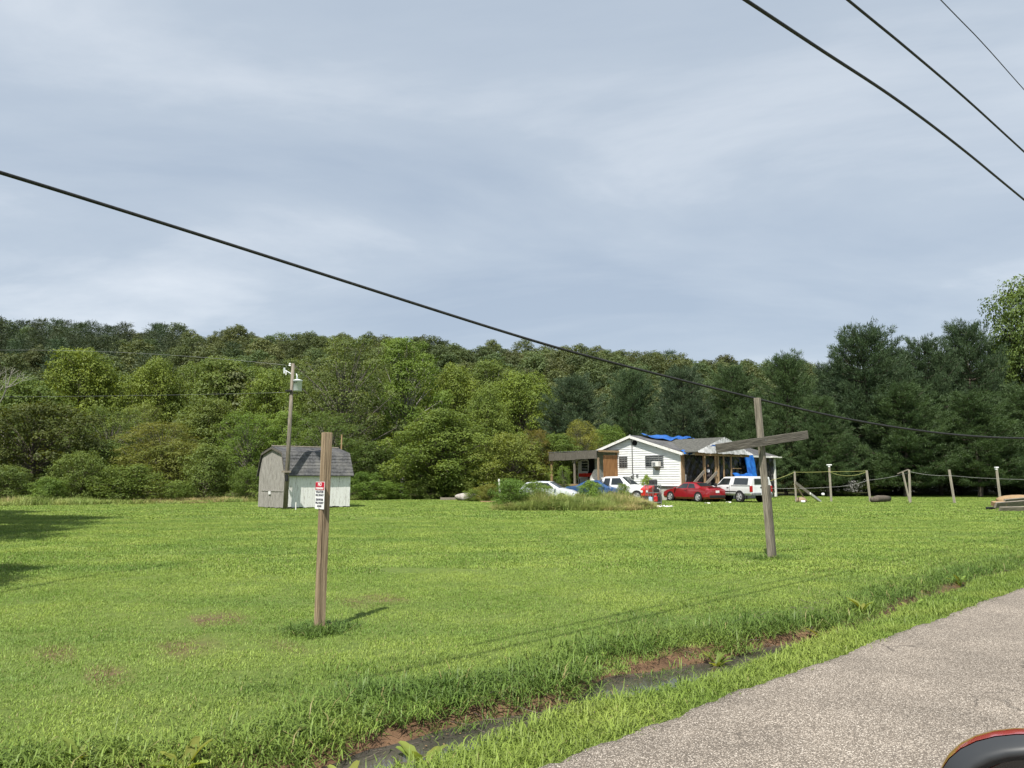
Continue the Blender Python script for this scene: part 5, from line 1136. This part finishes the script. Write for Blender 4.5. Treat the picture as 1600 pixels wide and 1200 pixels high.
# ------------------------------------------------------------------ vehicles
def ring(st):
    x, zb, zl, zt, hb, hl, ht = st
    h = [(0, zb), (hb * .9, zb), (hb, zb + .14), (max(hb, hl) * 1.01, (zb + zl) * .52), (hl, zl), (ht, zt - .05), (ht * .78, zt - .004), (0, zt + .012)]
    return [(x, y, z) for y, z in h] + [(x, -y, z) for y, z in h[-2:0:-1]]
def lerp_st(S_, x):
    for a, b in zip(S_, S_[1:]):
        if a[0] <= x <= b[0]:
            t = (x - a[0]) / (b[0] - a[0] + 1e-9); return tuple(p + (q_ - p) * t for p, q_ in zip(a, b))
    return S_[-1] if x > S_[-1][0] else S_[0]
def vehicle(name, label, cat, loc, head, S_, paint, wheels, wr, sides, fronts, boxes, scale=1.0, z=0.0):
    e = empty(name, (loc.x, loc.y, z), math.atan2(head[1], head[0])); e.scale = (scale,) * 3; tag(e, label, cat, 'cars parked in front of the house')
    xs = sorted(set([s[0] for s in S_] + list(np.linspace(S_[0][0], S_[-1][0], 30)))); m = MB(); n = 14
    for x in xs: m.v += ring(lerp_st(S_, x))
    for i in range(len(xs) - 1):
        for j in range(n): m.f.append((i * n + j, i * n + (j + 1) % n, (i + 1) * n + (j + 1) % n, (i + 1) * n + j))
    m.f += [tuple(range(n)), tuple(range((len(xs) - 1) * n, len(xs) * n))[::-1]]
    body = m.build('body', paint, e, smooth=True); body.data.polygons.foreach_set('use_smooth', [len(p.vertices) == 4 for p in body.data.polygons])
    b = body.modifiers.new('edge', 'EDGE_SPLIT'); b.split_angle = R(24)
    for (x, sd) in [(x, sd) for x in wheels for sd in (1, -1)]:
        hw = lerp_st(S_, x)[4] * 1.01
        MB().lathe([(wr * 1.17, -.02), (wr * 1.17, .012), (wr * .5, .013)], 'y', 24, (x, sd * hw, wr * 1.03)).build('dark_arch_disc', DARK, e)  # flat dark disc on the body stands for the wheel well's shade
        y1 = sd * (hw + .035); y0 = sd * (hw - .2)
        w = MB().lathe([(wr * .6, y0), (wr * .93, y0), (wr, y0 + sd * .04), (wr, y1 - sd * .04), (wr * .93, y1), (wr * .66, y1 + sd * .004)], 'y', 28, (x, 0, wr)).build('wheel', RUBBER, e, smooth=True)
        rm = MB()
        for k in range(5):
            a = k * 2 * math.pi / 5; c_, s_ = math.cos(a), math.sin(a); rm.box((x + c_ * wr * .36, y1 + sd * .006, wr + s_ * wr * .36), (wr * .56, .03, wr * .19), Matrix.Rotation(-a, 3, 'Y'))
        rm.lathe([(wr * .60, y1 - sd * .01), (wr * .68, y1 + sd * .012), (wr * .70, y1 + sd * .004)], 'y', 28, (x, 0, wr)); rm.lathe([(.0, y1), (wr * .16, y1), (wr * .14, y1 + sd * .028), (0, y1 + sd * .03)], 'y', 16, (x, 0, wr)); rm.build('rim', CHROME, w)
    for (b0, b1, t0, t1) in sides:
        for sd in (1, -1):
            def fn(u_, v_):
                k = .10 + .78 * v_; x = (b0 + (b1 - b0) * u_) * (1 - v_) + (t0 + (t1 - t0) * u_) * v_; s = lerp_st(S_, x)
                return (x, sd * (s[5] + (s[6] - s[5]) * k + .012), s[2] + (s[3] - .05 - s[2]) * k + .004)
            MB().grid(fn, 7, 3).build('side_window', AUTO_GLASS, e, fix=False)
    for nm, x0, x1 in fronts:
        def fn(u_, v_):
            x = x0 + (x1 - x0) * v_; s = lerp_st(S_, x); y = (u_ - .5) * 2; return (x, y * s[6] * .86, s[3] + .022 - .03 * abs(y) ** 3)
        MB().grid(fn, 9, 5).build(nm, AUTO_GLASS, e, fix=False)
    for nm, c_, d_, mt_, bv in boxes: MB().box(c_, d_).build(nm, mt_, e, bevel=bv)
    return e
def pair(nm, c_, d_, mt_, bv=.01): return [(nm, c_, d_, mt_, bv), (nm, (c_[0], -c_[1], c_[2]), d_, mt_, bv)]
# red coupe: nose left and away, tail to the right
gw = ground(1091, 784.5); hd_ = Vector((-.50, .866, 0)); side_n = Vector((-hd_.y, hd_.x, 0)); RED_C = gw + hd_ * 1.42 - side_n * .9
COUPE = [(-2.42, .34, .72, .80, .66, .70, .60), (-2.37, .24, .84, .95, .82, .82, .70), (-2.1, .21, .92, 1.04, .88, .86, .74), (-1.5, .2, .96, 1.07, .90, .88, .72), (-.85, .2, .95, 1.36, .90, .88, .60), (-.3, .2, .94, 1.42, .90, .88, .58), (.3, .2, .93, 1.40, .90, .88, .58), (1.1, .2, .92, .99, .90, .88, .74), (1.8, .22, .84, .91, .89, .85, .68), (2.25, .26, .70, .76, .84, .78, .6), (2.42, .34, .56, .62, .68, .64, .48)]
vehicle('red_coupe', 'glossy dark red coupe parked before the porch', 'car', RED_C, hd_, COUPE, PAINT_RED, (-1.42, 1.43), .335, [(-1.15, -.35, -.8, -.3), (-.28, 1.0, -.24, .32)], [('windshield', 1.04, .36), ('rear_window', -1.44, -.9)],
 pair('tail_lamp', (-2.30, .66, .80), (.16, .26, .13), LAMP_RED, .03) + pair('head_lamp', (2.20, .62, .64), (.22, .26, .1), LAMP_CLEAR, .03) + [('licence_plate', (-2.425, 0, .74), (.02, .34, .16), PLATE, 0), ('rear_bumper', (-2.36, 0, .40), (.16, 1.5, .2), BLACK_TRIM, .03), ('spoiler', (-2.2, 0, 1.06), (.18, 1.3, .03), PAINT_RED, .01)] + pair('door_mirror', (.85, .98, .98), (.14, .18, .12), PAINT_RED, .03) + pair('door_handle', (-.15, .91, .84), (.2, .03, .04), PAINT_RED, .005) + pair('door_seam', (-.32, .905, .6), (.012, .012, .62), BLACK_TRIM, 0) + pair('door_seam', (.98, .905, .58), (.012, .012, .6), BLACK_TRIM, 0))
# white pickup with cap: nose left and away
gw = ground(1156, 785); hd_ = Vector((-.40, .917, 0)); side_n = Vector((-hd_.y, hd_.x, 0)); TRK_C = gw + hd_ * 1.62 - side_n * .97
TRUCK = [(-2.74, .52, 1.12, 1.70, .92, .94, .74), (-2.70, .50, 1.17, 1.80, .96, .97, .77), (-.80, .48, 1.18, 1.83, .97, .97, .76), (-.74, .48, 1.18, 1.80, .97, .97, .74), (.28, .48, 1.16, 1.80, .97, .97, .70), (1.05, .48, 1.13, 1.19, .97, .96, .80), (2.4, .5, 1.06, 1.11, .96, .94, .76), (2.72, .5, .92, .98, .90, .88, .70)]
vehicle('white_pickup', 'white pickup truck with a matching cap behind the wooden cross', 'pickup truck', TRK_C, hd_, TRUCK, PAINT_WHITE, (-1.62, 1.75), .385, [(-2.45, -1.0, -2.4, -1.0), (-.55, .85, -.55, .30)], [('windshield', 1.0, .34)],
 [('rear_window', (-2.765, 0, 1.46), (.03, 1.25, .38), AUTO_GLASS, .02), ('tailgate', (-2.752, 0, .92), (.03, 1.45, .48), PAINT_WHITE, .015), ('tailgate_handle', (-2.775, 0, 1.05), (.03, .26, .09), BLACK_TRIM, .01), ('rear_bumper', (-2.80, 0, .58), (.2, 1.8, .17), STEEL, .03), ('licence_plate', (-2.905, 0, .60), (.015, .32, .15), PLATE, 0), ('cap_seam', (-1.76, .995, 1.185), (1.95, .012, .025), BLACK_TRIM, 0), ('cap_seam', (-1.76, -.995, 1.185), (1.95, .012, .025), BLACK_TRIM, 0)] + pair('tail_lamp', (-2.70, .88, .95), (.13, .20, .42), LAMP_RED, .02) + pair('door_handle', (-.42, .985, 1.02), (.2, .03, .06), BLACK_TRIM, .01) + pair('door_seam', (-.62, .985, .86), (.014, .012, .64), BLACK_TRIM, 0) + pair('side_moulding', (.0, .99, .76), (2.6, .02, .05), BLACK_TRIM, .005) + pair('door_mirror', (.78, 1.08, 1.22), (.14, .2, .22), BLACK_TRIM, .03) + pair('head_lamp', (2.66, .7, .85), (.1, .36, .18), LAMP_CLEAR, .02))
# silver hatchback: nose to the right
c_ = at(858, 748, 50.2); hd_ = Vector((.90, -.43, 0))
HATCH = [(-2.0, .34, .90, 1.0, .72, .72, .58), (-1.93, .26, .98, 1.18, .82, .80, .60), (-1.5, .2, 1.0, 1.40, .86, .84, .58), (-.6, .2, .98, 1.48, .87, .85, .60), (.2, .2, .95, 1.46, .87, .85, .60), (1.08, .2, .92, .99, .87, .85, .72), (1.65, .22, .82, .88, .85, .82, .66), (1.95, .26, .68, .74, .80, .74, .56), (2.08, .34, .56, .6, .64, .6, .46)]
vehicle('silver_hatchback', 'silver-white hatchback half hidden by weeds left of the blue car', 'car', c_, hd_, HATCH, PAINT_SILVER, (-1.28, 1.28), .315, [(-1.55, -.72, -1.3, -.68), (-.64, .95, -.6, .18)], [('windshield', 1.02, .26), ('rear_window', -1.9, -1.55)],
 pair('head_lamp', (1.90, .58, .66), (.24, .28, .13), LAMP_CLEAR, .03) + pair('tail_lamp', (-1.93, .66, .95), (.12, .16, .2), LAMP_RED, .02) + [('grille', (2.06, 0, .50), (.05, .8, .12), BLACK_TRIM, .01)] + pair('door_mirror', (.78, .95, .98), (.14, .18, .12), PAINT_SILVER, .03) + pair('door_seam', (-.64, .875, .6), (.012, .012, .6), BLACK_TRIM, 0))
# blue sedan
c_ = at(935, 748, 54.0); hd_ = Vector((.82, -.57, 0))
SEDAN = [(-2.3, .34, .80, .88, .66, .70, .58), (-2.25, .24, .90, 1.0, .82, .82, .68), (-1.5, .2, .96, 1.07, .88, .86, .70), (-.75, .2, .96, 1.40, .88, .86, .60), (-.1, .2, .95, 1.45, .88, .86, .60), (.3, .2, .94, 1.42, .88, .86, .60), (1.15, .2, .92, 1.0, .88, .86, .74), (1.9, .22, .80, .87, .86, .82, .66), (2.2, .28, .66, .72, .78, .74, .56), (2.3, .36, .55, .6, .64, .6, .46)]
vehicle('blue_sedan', 'blue sedan hidden behind weeds between hatchback and white pickup', 'car', c_, hd_, SEDAN, PAINT_BLUE, (-1.38, 1.38), .325, [(-1.05, -.15, -.72, -.12), (-.08, 1.02, -.06, .28)], [('windshield', 1.08, .36), ('rear_window', -1.45, -.8)],
 pair('head_lamp', (2.1, .6, .64), (.24, .28, .12), LAMP_CLEAR, .03) + pair('tail_lamp', (-2.2, .62, .82), (.14, .3, .14), LAMP_RED, .03) + pair('door_mirror', (.85, .97, .98), (.14, .18, .12), PAINT_BLUE, .03), scale=1.07)
# white extended-cab pickup
c_ = at(972, 748, 53.6) ; hd_ = Vector((.80, -.60, 0))
XCAB = [(-2.75, .52, 1.02, 1.08, .84, .88, .80), (-2.7, .5, 1.06, 1.12, .9, .9, .84), (-1.25, .48, 1.08, 1.14, .9, .9, .84), (-1.2, .48, 1.10, 1.66, .9, .9, .68), (-1.05, .48, 1.10, 1.74, .9, .9, .68), (.25, .48, 1.10, 1.76, .9, .9, .68), (1.05, .48, 1.08, 1.14, .9, .89, .76), (2.3, .5, .98, 1.03, .88, .86, .70), (2.6, .5, .84, .9, .80, .78, .62)]
vehicle('extended_cab_pickup', 'white extended cab pickup parked by the white gable wall', 'pickup truck', c_, hd_, XCAB, PAINT_WHITE, (-1.75, 1.6), .36, [(-1.05, -.55, -1.0, -.55), (-.42, .85, -.42, .22)], [('windshield', 1.0, .30)],
 pair('head_lamp', (2.52, .62, .78), (.14, .3, .16), LAMP_CLEAR, .02) + [('grille', (2.6, 0, .72), (.06, .9, .2), BLACK_TRIM, .02), ('front_bumper', (2.62, 0, .52), (.14, 1.6, .16), STEEL, .03), ('dark_bed_panel', (-1.98, 0, 1.14), (1.36, 1.5, .03), DARK, 0)] + pair('door_mirror', (.72, 1.02, 1.18), (.14, .2, .2), PAINT_WHITE, .03) + pair('tail_lamp', (-2.7, .8, .85), (.1, .16, .34), LAMP_RED, .02), scale=1.04)  # dark panel on the closed bed imitates its shaded open inside
# ------------------------------------------------------------------ riding mower and wire shelf
g_ = at(1014, 748, 46.2); mw = empty('riding_mower', (g_.x, g_.y, 0), R(242)); mw.scale = (1.1, 1.1, 1.22); tag(mw, 'red riding mower with black seat behind the wire shelf', 'mower')
MB().add([(x, y * w, z) for (x, w, z) in ((-.05, .30, .45), (.95, .22, .45), (.95, .24, .85), (-.05, .32, 1.02)) for y in (-1, 1)], [(0, 1, 3, 2), (2, 3, 5, 4), (4, 5, 7, 6), (6, 7, 1, 0), (0, 2, 4, 6), (1, 7, 5, 3)]).build('hood', MUD_M, mw, bevel=.06)
MB().box((-.62, 0, .58), (.85, .72, .24)).build('rear_fender', MUD_M, mw, bevel=.07)
st_ = MB().box((-.55, 0, .82), (.5, .5, .14)).build('seat', BLACK_TRIM, mw, bevel=.05); MB().box((-.8, 0, 1.08), (.14, .5, .45), Matrix.Rotation(R(-12), 3, 'Y')).build('backrest', BLACK_TRIM, st_, bevel=.05)
sc_ = MB().tube([(-.02, 0, .9), (-.22, 0, 1.15)], .025, 8).build('steering_column', BLACK_TRIM, mw); MB().tube([Vector((-.22, 0, 1.15)) + Vector((.1 * math.cos(k * .419), .19 * math.sin(k * .419), .16 * math.cos(k * .419) * .6)) for k in range(16)], .018, 6).build('steering_wheel', BLACK_TRIM, sc_)
MB().box((.1, 0, .26), (.95, 1.1, .16)).build('mower_deck', MUD_M, mw, bevel=.06)
for x, r_, yy in ((-.65, .27, .40), (.78, .19, .36)):
    for sd in (1, -1):
        w = MB().lathe([(r_ * .5, -.1), (r_ * .9, -.1), (r_, -.06), (r_, .06), (r_ * .9, .1), (r_ * .5, .1)], 'y', 20, (x, sd * yy, r_)).build('wheel', RUBBER, mw, smooth=True); MB().lathe([(0, -.06), (r_ * .55, -.08), (r_ * .55, .08), (0, .06)], 'y', 16, (x, sd * yy, r_)).build('rim', WHITE_TRIM, w)
MB().tube([(.96, -.15, .7), (.98, -.15, .7)], .07, 10).build('head_lamp', LAMP_CLEAR, mw); MB().tube([(.96, .15, .7), (.98, .15, .7)], .07, 10).build('head_lamp', LAMP_CLEAR, mw)
g_ = ground(1021.5, 790.5); sh = empty('wire_shelf', g_, R(8)); tag(sh, 'grey metal shelf rack standing on the lawn before the mower', 'shelf')
zt_ = at(1021, 757.5, g_.y).z
for x in (-.41, .41):
    for y in (-.2, .2): MB().tube([(x, y, 0), (x, y, zt_)], .022, 8).build('upright', STEEL, sh)
for x in (-.1,): MB().tube([(x, -.2, 0), (x, -.2, zt_)], .02, 8).build('upright', STEEL, sh)
for z_ in (.22, .80, zt_ - .02):
    s_ = MB().box((0, -.2, z_), (.86, .025, .045)).box((0, .2, z_), (.86, .025, .045)).box((-.41, 0, z_), (.025, .4, .045)).box((.41, 0, z_), (.025, .4, .045)).build('shelf_frame', STEEL, sh)
    for k in range(6): MB().tube([(-.4, -.16 + k * .065, z_), (.4, -.16 + k * .065, z_)], .006, 5).build('wire', STEEL, s_)
def loc_s(x, y, z_): return Vector((g_.x, g_.y, 0)) + Matrix.Rotation(R(8), 3, 'Z') @ Vector((x, y, z_))
tag(MB().box((0, 0, .15), (.22, .22, .30)).lathe([(.04, .30), (.04, .36)], 'z', 10).build('jug', PLASTIC_BLUE, loc=loc_s(-.22, -.02, .245), bevel=.03), 'pale blue plastic jug on the wire shelf', 'jug')
gc = empty('fuel_can', loc_s(.10, -.03, .245), R(8)); tag(gc, 'red plastic fuel can on the wire shelf', 'fuel can')
MB().box((0, 0, .17), (.26, .2, .34)).build('tank', PLASTIC_RED, gc, bevel=.05); MB().tube([(-.1, 0, .32), (-.06, 0, .42), (.06, 0, .42), (.1, 0, .33)], .02, 8).build('handle', PLASTIC_RED, gc); MB().tube([(.08, 0, .34), (.16, 0, .46)], .022, 8).build('spout', BLACK_TRIM, gc)
tag(MB().box((0, 0, .12), (.2, .24, .24)).box((0, 0, .26), (.12, .1, .05)).build('tool_case', BLACK_TRIM, loc=loc_s(.31, .0, .245), bevel=.02), 'black tool case at the right end of the wire shelf', 'case')
tag(MB().box((0, 0, .09), (.34, .26, .18)).box((0, 0, .2), (.2, .06, .05)).build('battery_box', BLACK_TRIM, loc=loc_s(.2, .02, .825), bevel=.02), 'black box on the middle tier of the wire shelf', 'box')
hp = ground(1036, 792.5); tag(MB().tube([Vector((-.65 + k * .06 + .03 * math.sin(k * 2.9), .16 * math.sin(k * 1.3), .02 + .03 * math.sin(k * 2.2))) for k in range(22)], [.015 + .05 * abs(math.sin(k * 1.7)) for k in range(22)], 7).build('white_hose', CLOTH_WHITE, loc=(hp.x, hp.y, .02), smooth=True), 'white cloth-like strip lying on the grass by the shelf', 'strip')
# small litter under the cars
for i, (px, py, lb) in enumerate(((1105, 787, 'white scrap on the grass behind the red coupe'), (1138, 785.5, 'white scrap on the grass beside the pickup wheel'))):
    q_ = ground(px, py); tag(MB().grid(lambda u_, v_: ((u_ - .5) * .35, (v_ - .5) * .2, .03 + .05 * math.sin(u_ * 6 + v_ * 5)), 8, 5).build('scrap', CLOTH_WHITE, loc=q_, smooth=True), lb, 'scrap')
# white house with red-brown roof glimpsed behind the pines
hb = empty('neighbour_house', (at(1420, 748, 96).x, 96, 0), R(8)); tag(hb, 'white house with reddish roof glimpsed under the pines', 'house')
zb0 = float(gh(hb.location.x, 96)); hb.location.z = zb0
MB().box((0, 0, 1.5), (22, 7, 3.0)).build('wall', WHITE_SIDING, hb); MB().prism([(-4, 2.9), (4, 2.9), (0, 4.6)], 'x', -11.5, 11.5).build('roof', mat('red_roof', (.22, .06, .04), (.3, .09, .06), rough=.8), hb)
for x in (-7, -2.5, 3, 7.5):
    w = MB().box((x, -3.53, 1.7), (1.2, .06, 1.2)).build('window', WHITE_TRIM, hb); MB().box((x, -3.57, 1.7), (1.0, .03, 1.0)).build('pane', GLASS_DARK, w)
# ------------------------------------------------------------------ person on the porch
def skin(name, verts, edges, radii, m, parent, sub=2):
    me = bpy.data.meshes.new(name); me.from_pydata(verts, edges, []); o = link(name, me, parent); sk = o.modifiers.new('skin', 'SKIN'); sk.use_smooth_shade = True
    for d_, r_ in zip(me.skin_vertices[0].data, radii): d_.radius = (r_, r_) if not isinstance(r_, tuple) else r_
    me.skin_vertices[0].data[0].use_root = True; s_ = o.modifiers.new('sub', 'SUBSURF'); s_.levels = s_.render_levels = sub; me.materials.append(m); return o
SKIN = mat('skin', (.42, .25, .17), (.50, .31, .22), rough=.5); HAIR = mat('dark_hair', (.02, .014, .01), (.035, .024, .016), rough=.6); HOOD = mat('dark_hoodie', (.018, .016, .018), (.035, .03, .034), rough=.9); JEAN = mat('dark_trousers', (.03, .022, .022), (.05, .038, .036), rough=.9)
pq = ony(1106.5, 740, -1.02); pe = empty('person', HI @ Vector((pq.x, -1.02, .99)), math.atan2(-.98, -.2) + R(90)); tag(pe, 'person in dark hoodie with white print standing on the porch', 'person')
Vb = [(0, 0, .95), (0, .0, 1.12), (0, .01, 1.30), (0, 0, 1.44), (0, -.01, 1.52), (0, -.02, 1.60),
      (.17, 0, 1.40), (.24, .02, 1.14), (.22, -.06, .92), (.21, -.09, .84), (-.17, 0, 1.40), (-.25, .02, 1.14), (-.23, -.03, .92), (-.22, -.05, .84),
      (.10, 0, .90), (.11, -.01, .50), (.12, .01, .10), (.13, -.10, .05), (-.10, 0, .90), (-.11, .0, .50), (-.12, .02, .10), (-.14, -.09, .05)]
Eb = [(0, 1), (1, 2), (2, 3), (3, 4), (4, 5), (3, 6), (6, 7), (7, 8), (8, 9), (3, 10), (10, 11), (11, 12), (12, 13), (0, 14), (14, 15), (15, 16), (16, 17), (0, 18), (18, 19), (19, 20), (20, 21)]
Rb = [(.16, .12), (.155, .115), (.18, .125), (.12, .09), .055, .06, .068, .052, .04, .035, .068, .052, .04, .035, .095, .062, .045, .045, .095, .062, .045, .045]
skin('body', Vb, Eb, Rb, HOOD, pe)
skin('trousers', [(0, 0, .97), (.10, 0, .90), (.11, -.01, .50), (.12, .01, .08), (-.10, 0, .90), (-.11, 0, .50), (-.12, .02, .08)], [(0, 1), (1, 2), (2, 3), (0, 4), (4, 5), (5, 6)], [(.165, .125), .105, .075, .065, .105, .075, .065], JEAN, pe)
hdm = MB()
def hfn(u_, v_):
    a = u_ * 2 * math.pi; e_ = (v_ - .5) * math.pi; x = math.sin(a) * math.cos(e_); y = -math.cos(a) * math.cos(e_); z_ = math.sin(e_)
    k = 1 - .14 * max(0, -z_) * (1 if y < .3 else .6); nose = .022 * math.exp(-((x / .16) ** 2 + ((z_ + .12) / .18) ** 2)) * (y < 0); chin = .012 * math.exp(-((x / .3) ** 2 + ((z_ + .75) / .2) ** 2)) * (y < 0); eye = -.010 * (math.exp(-(((x - .36) / .16) ** 2 + ((z_ - .05) / .1) ** 2)) + math.exp(-(((x + .36) / .16) ** 2 + ((z_ - .05) / .1) ** 2))) * (y < 0)
    return (x * .077 * k, y * (.098 + nose * 4 + chin * 3 + eye * 3) * (1 if z_ > -.4 else .97), z_ * .118)
hd3 = hdm.grid(hfn, 36, 24).build('head', SKIN, pe, smooth=True, loc=(0, -.03, 1.655), fix=False)
for sx in (-1, 1):
    MB().lathe([(0, -.008), (.012, -.004), (.012, .004), (0, .008)], 'y', 10, (sx * .03, -.088, .008)).build('eye', BLACK_TRIM, hd3); MB().lathe([(0, -.012), (.03, -.006), (.028, .006), (0, .01)], 'x', 10, (sx * .078, .0, -.01)).build('ear', SKIN, hd3)
MB().box((0, -.094, -.062), (.045, .012, .012)).build('mouth', mat('lips', (.3, .12, .1), rough=.5), hd3, bevel=.004)
MB().grid(lambda u_, v_: tuple(q_ * 1.08 for q_ in hfn(u_ * .9 + .05 if v_ < .55 else u_, .62 + .38 * v_)), 30, 10).build('hair', HAIR, hd3, smooth=True, fix=False)
MB().grid(lambda u_, v_: ((q_ := hfn(.20 + u_ * .6, .38 + v_ * .4))[0] * 1.09, q_[1] * 1.1, q_[2] * 1.04), 16, 8).build('hair', HAIR, hd3, smooth=True, fix=False)
# printed emblem on the chest
MB().grid(lambda u_, v_: ((u_ - .5) * .22 * (.55 + .45 * math.sin(v_ * 2.2 + .4)), -.139 + .06 * (u_ - .5) ** 2 * 4 * .5 - .012 * math.sin(v_ * 3), 1.14 + v_ * .24), 9, 8).build('print', SIGN_WHITE, pe, smooth=True, fix=False)
for sx, hx, hy, hz in ((1, .21, -.095, .80), (-1, -.22, -.055, .80)):
    vs_ = [(hx, hy, hz + .03), (hx, hy - .01, hz - .04)]; ed = [(0, 1)]; rd = [(.022, .036), (.022, .038)]
    for k in range(4):
        x = hx + (k - 1.5) * .004; y = hy - .01 + (k - 1.5) * .02; l_ = (.075, .085, .08, .062)[k]; b = len(vs_)
        vs_ += [(x, y, hz - .05), (x - sx * .006, y - .004, hz - .05 - l_ * .5), (x - sx * .02, y - .008, hz - .05 - l_ * .9)]; ed += [(1, b), (b, b + 1), (b + 1, b + 2)]; rd += [.010, .009, .008]
    b = len(vs_); vs_ += [(hx - sx * .01, hy - .045, hz - .015), (hx - sx * .02, hy - .06, hz - .05)]; ed += [(0, b), (b, b + 1)]; rd += [.011, .009]
    skin('hand', vs_, ed, rd, SKIN, pe, 1)
for sx in (.13, -.14): MB().box((sx, -.06, .04), (.10, .27, .09)).build('shoe', BLACK_TRIM, pe, bevel=.03)
# ------------------------------------------------------------------ door mirror of the car the picture is taken from
MR = mat('mirror_red_paint', (.36, .025, .015), (.40, .03, .018), rough=.25, spec=.5, coat=1)
HM = mat('mirror_black_plastic', (.035, .038, .042), (.045, .048, .052), rough=.4)
mc_ = at(1722, 1324, .80); mr = empty('car_door_mirror', (mc_.x, mc_.y, mc_.z), R(-28)); tag(mr, 'black and red car door mirror in the bottom right corner', 'car mirror')
def shell(rx, rz, ry, y0, m, nm, par, e_=2.6):
    def fn(u_, v_):
        a = u_ * 2 * math.pi; c_, s_ = math.cos(a), math.sin(a); k = (abs(c_) ** e_ + abs(s_) ** e_) ** (-1 / e_); w = math.cos(v_ * math.pi / 2) ** .55
        return (rx * c_ * k * w, y0 + ry * math.sin(v_ * math.pi / 2), rz * s_ * k * w)
    return MB().grid(fn, 48, 14).build(nm, m, par, smooth=True, fix=False)
hs_ = shell(.150, .107, .10, 0, MR, 'housing', mr)
def bez(u_, v_):
    a = u_ * 2 * math.pi; c_, s_ = math.cos(a), math.sin(a); k = (abs(c_) ** 2.6 + abs(s_) ** 2.6) ** (-1 / 2.6); t = v_
    return ((.1495 - .026 * t) * c_ * k, -.002 - .018 * math.sin(t * 3.0), (.1065 - .024 * t) * s_ * k)
MB().grid(bez, 48, 8).build('bezel', HM, mr, smooth=True, fix=False)
MB().grid(lambda u_, v_: ((.125 * (1 - v_)) * math.cos(u_ * 6.2832), .012, (.085 * (1 - v_)) * math.sin(u_ * 6.2832)), 40, 3).build('mirror_glass', mat('mirror_glass', (.02, .022, .025), (.03, .032, .035), rough=.05, spec=.8), mr, fix=False)
MB().tube([(.10, .03, -.06), (.20, .06, -.09), (.30, .10, -.10)], [.05, .045, .05], 12).build('arm', HM, mr, smooth=True)
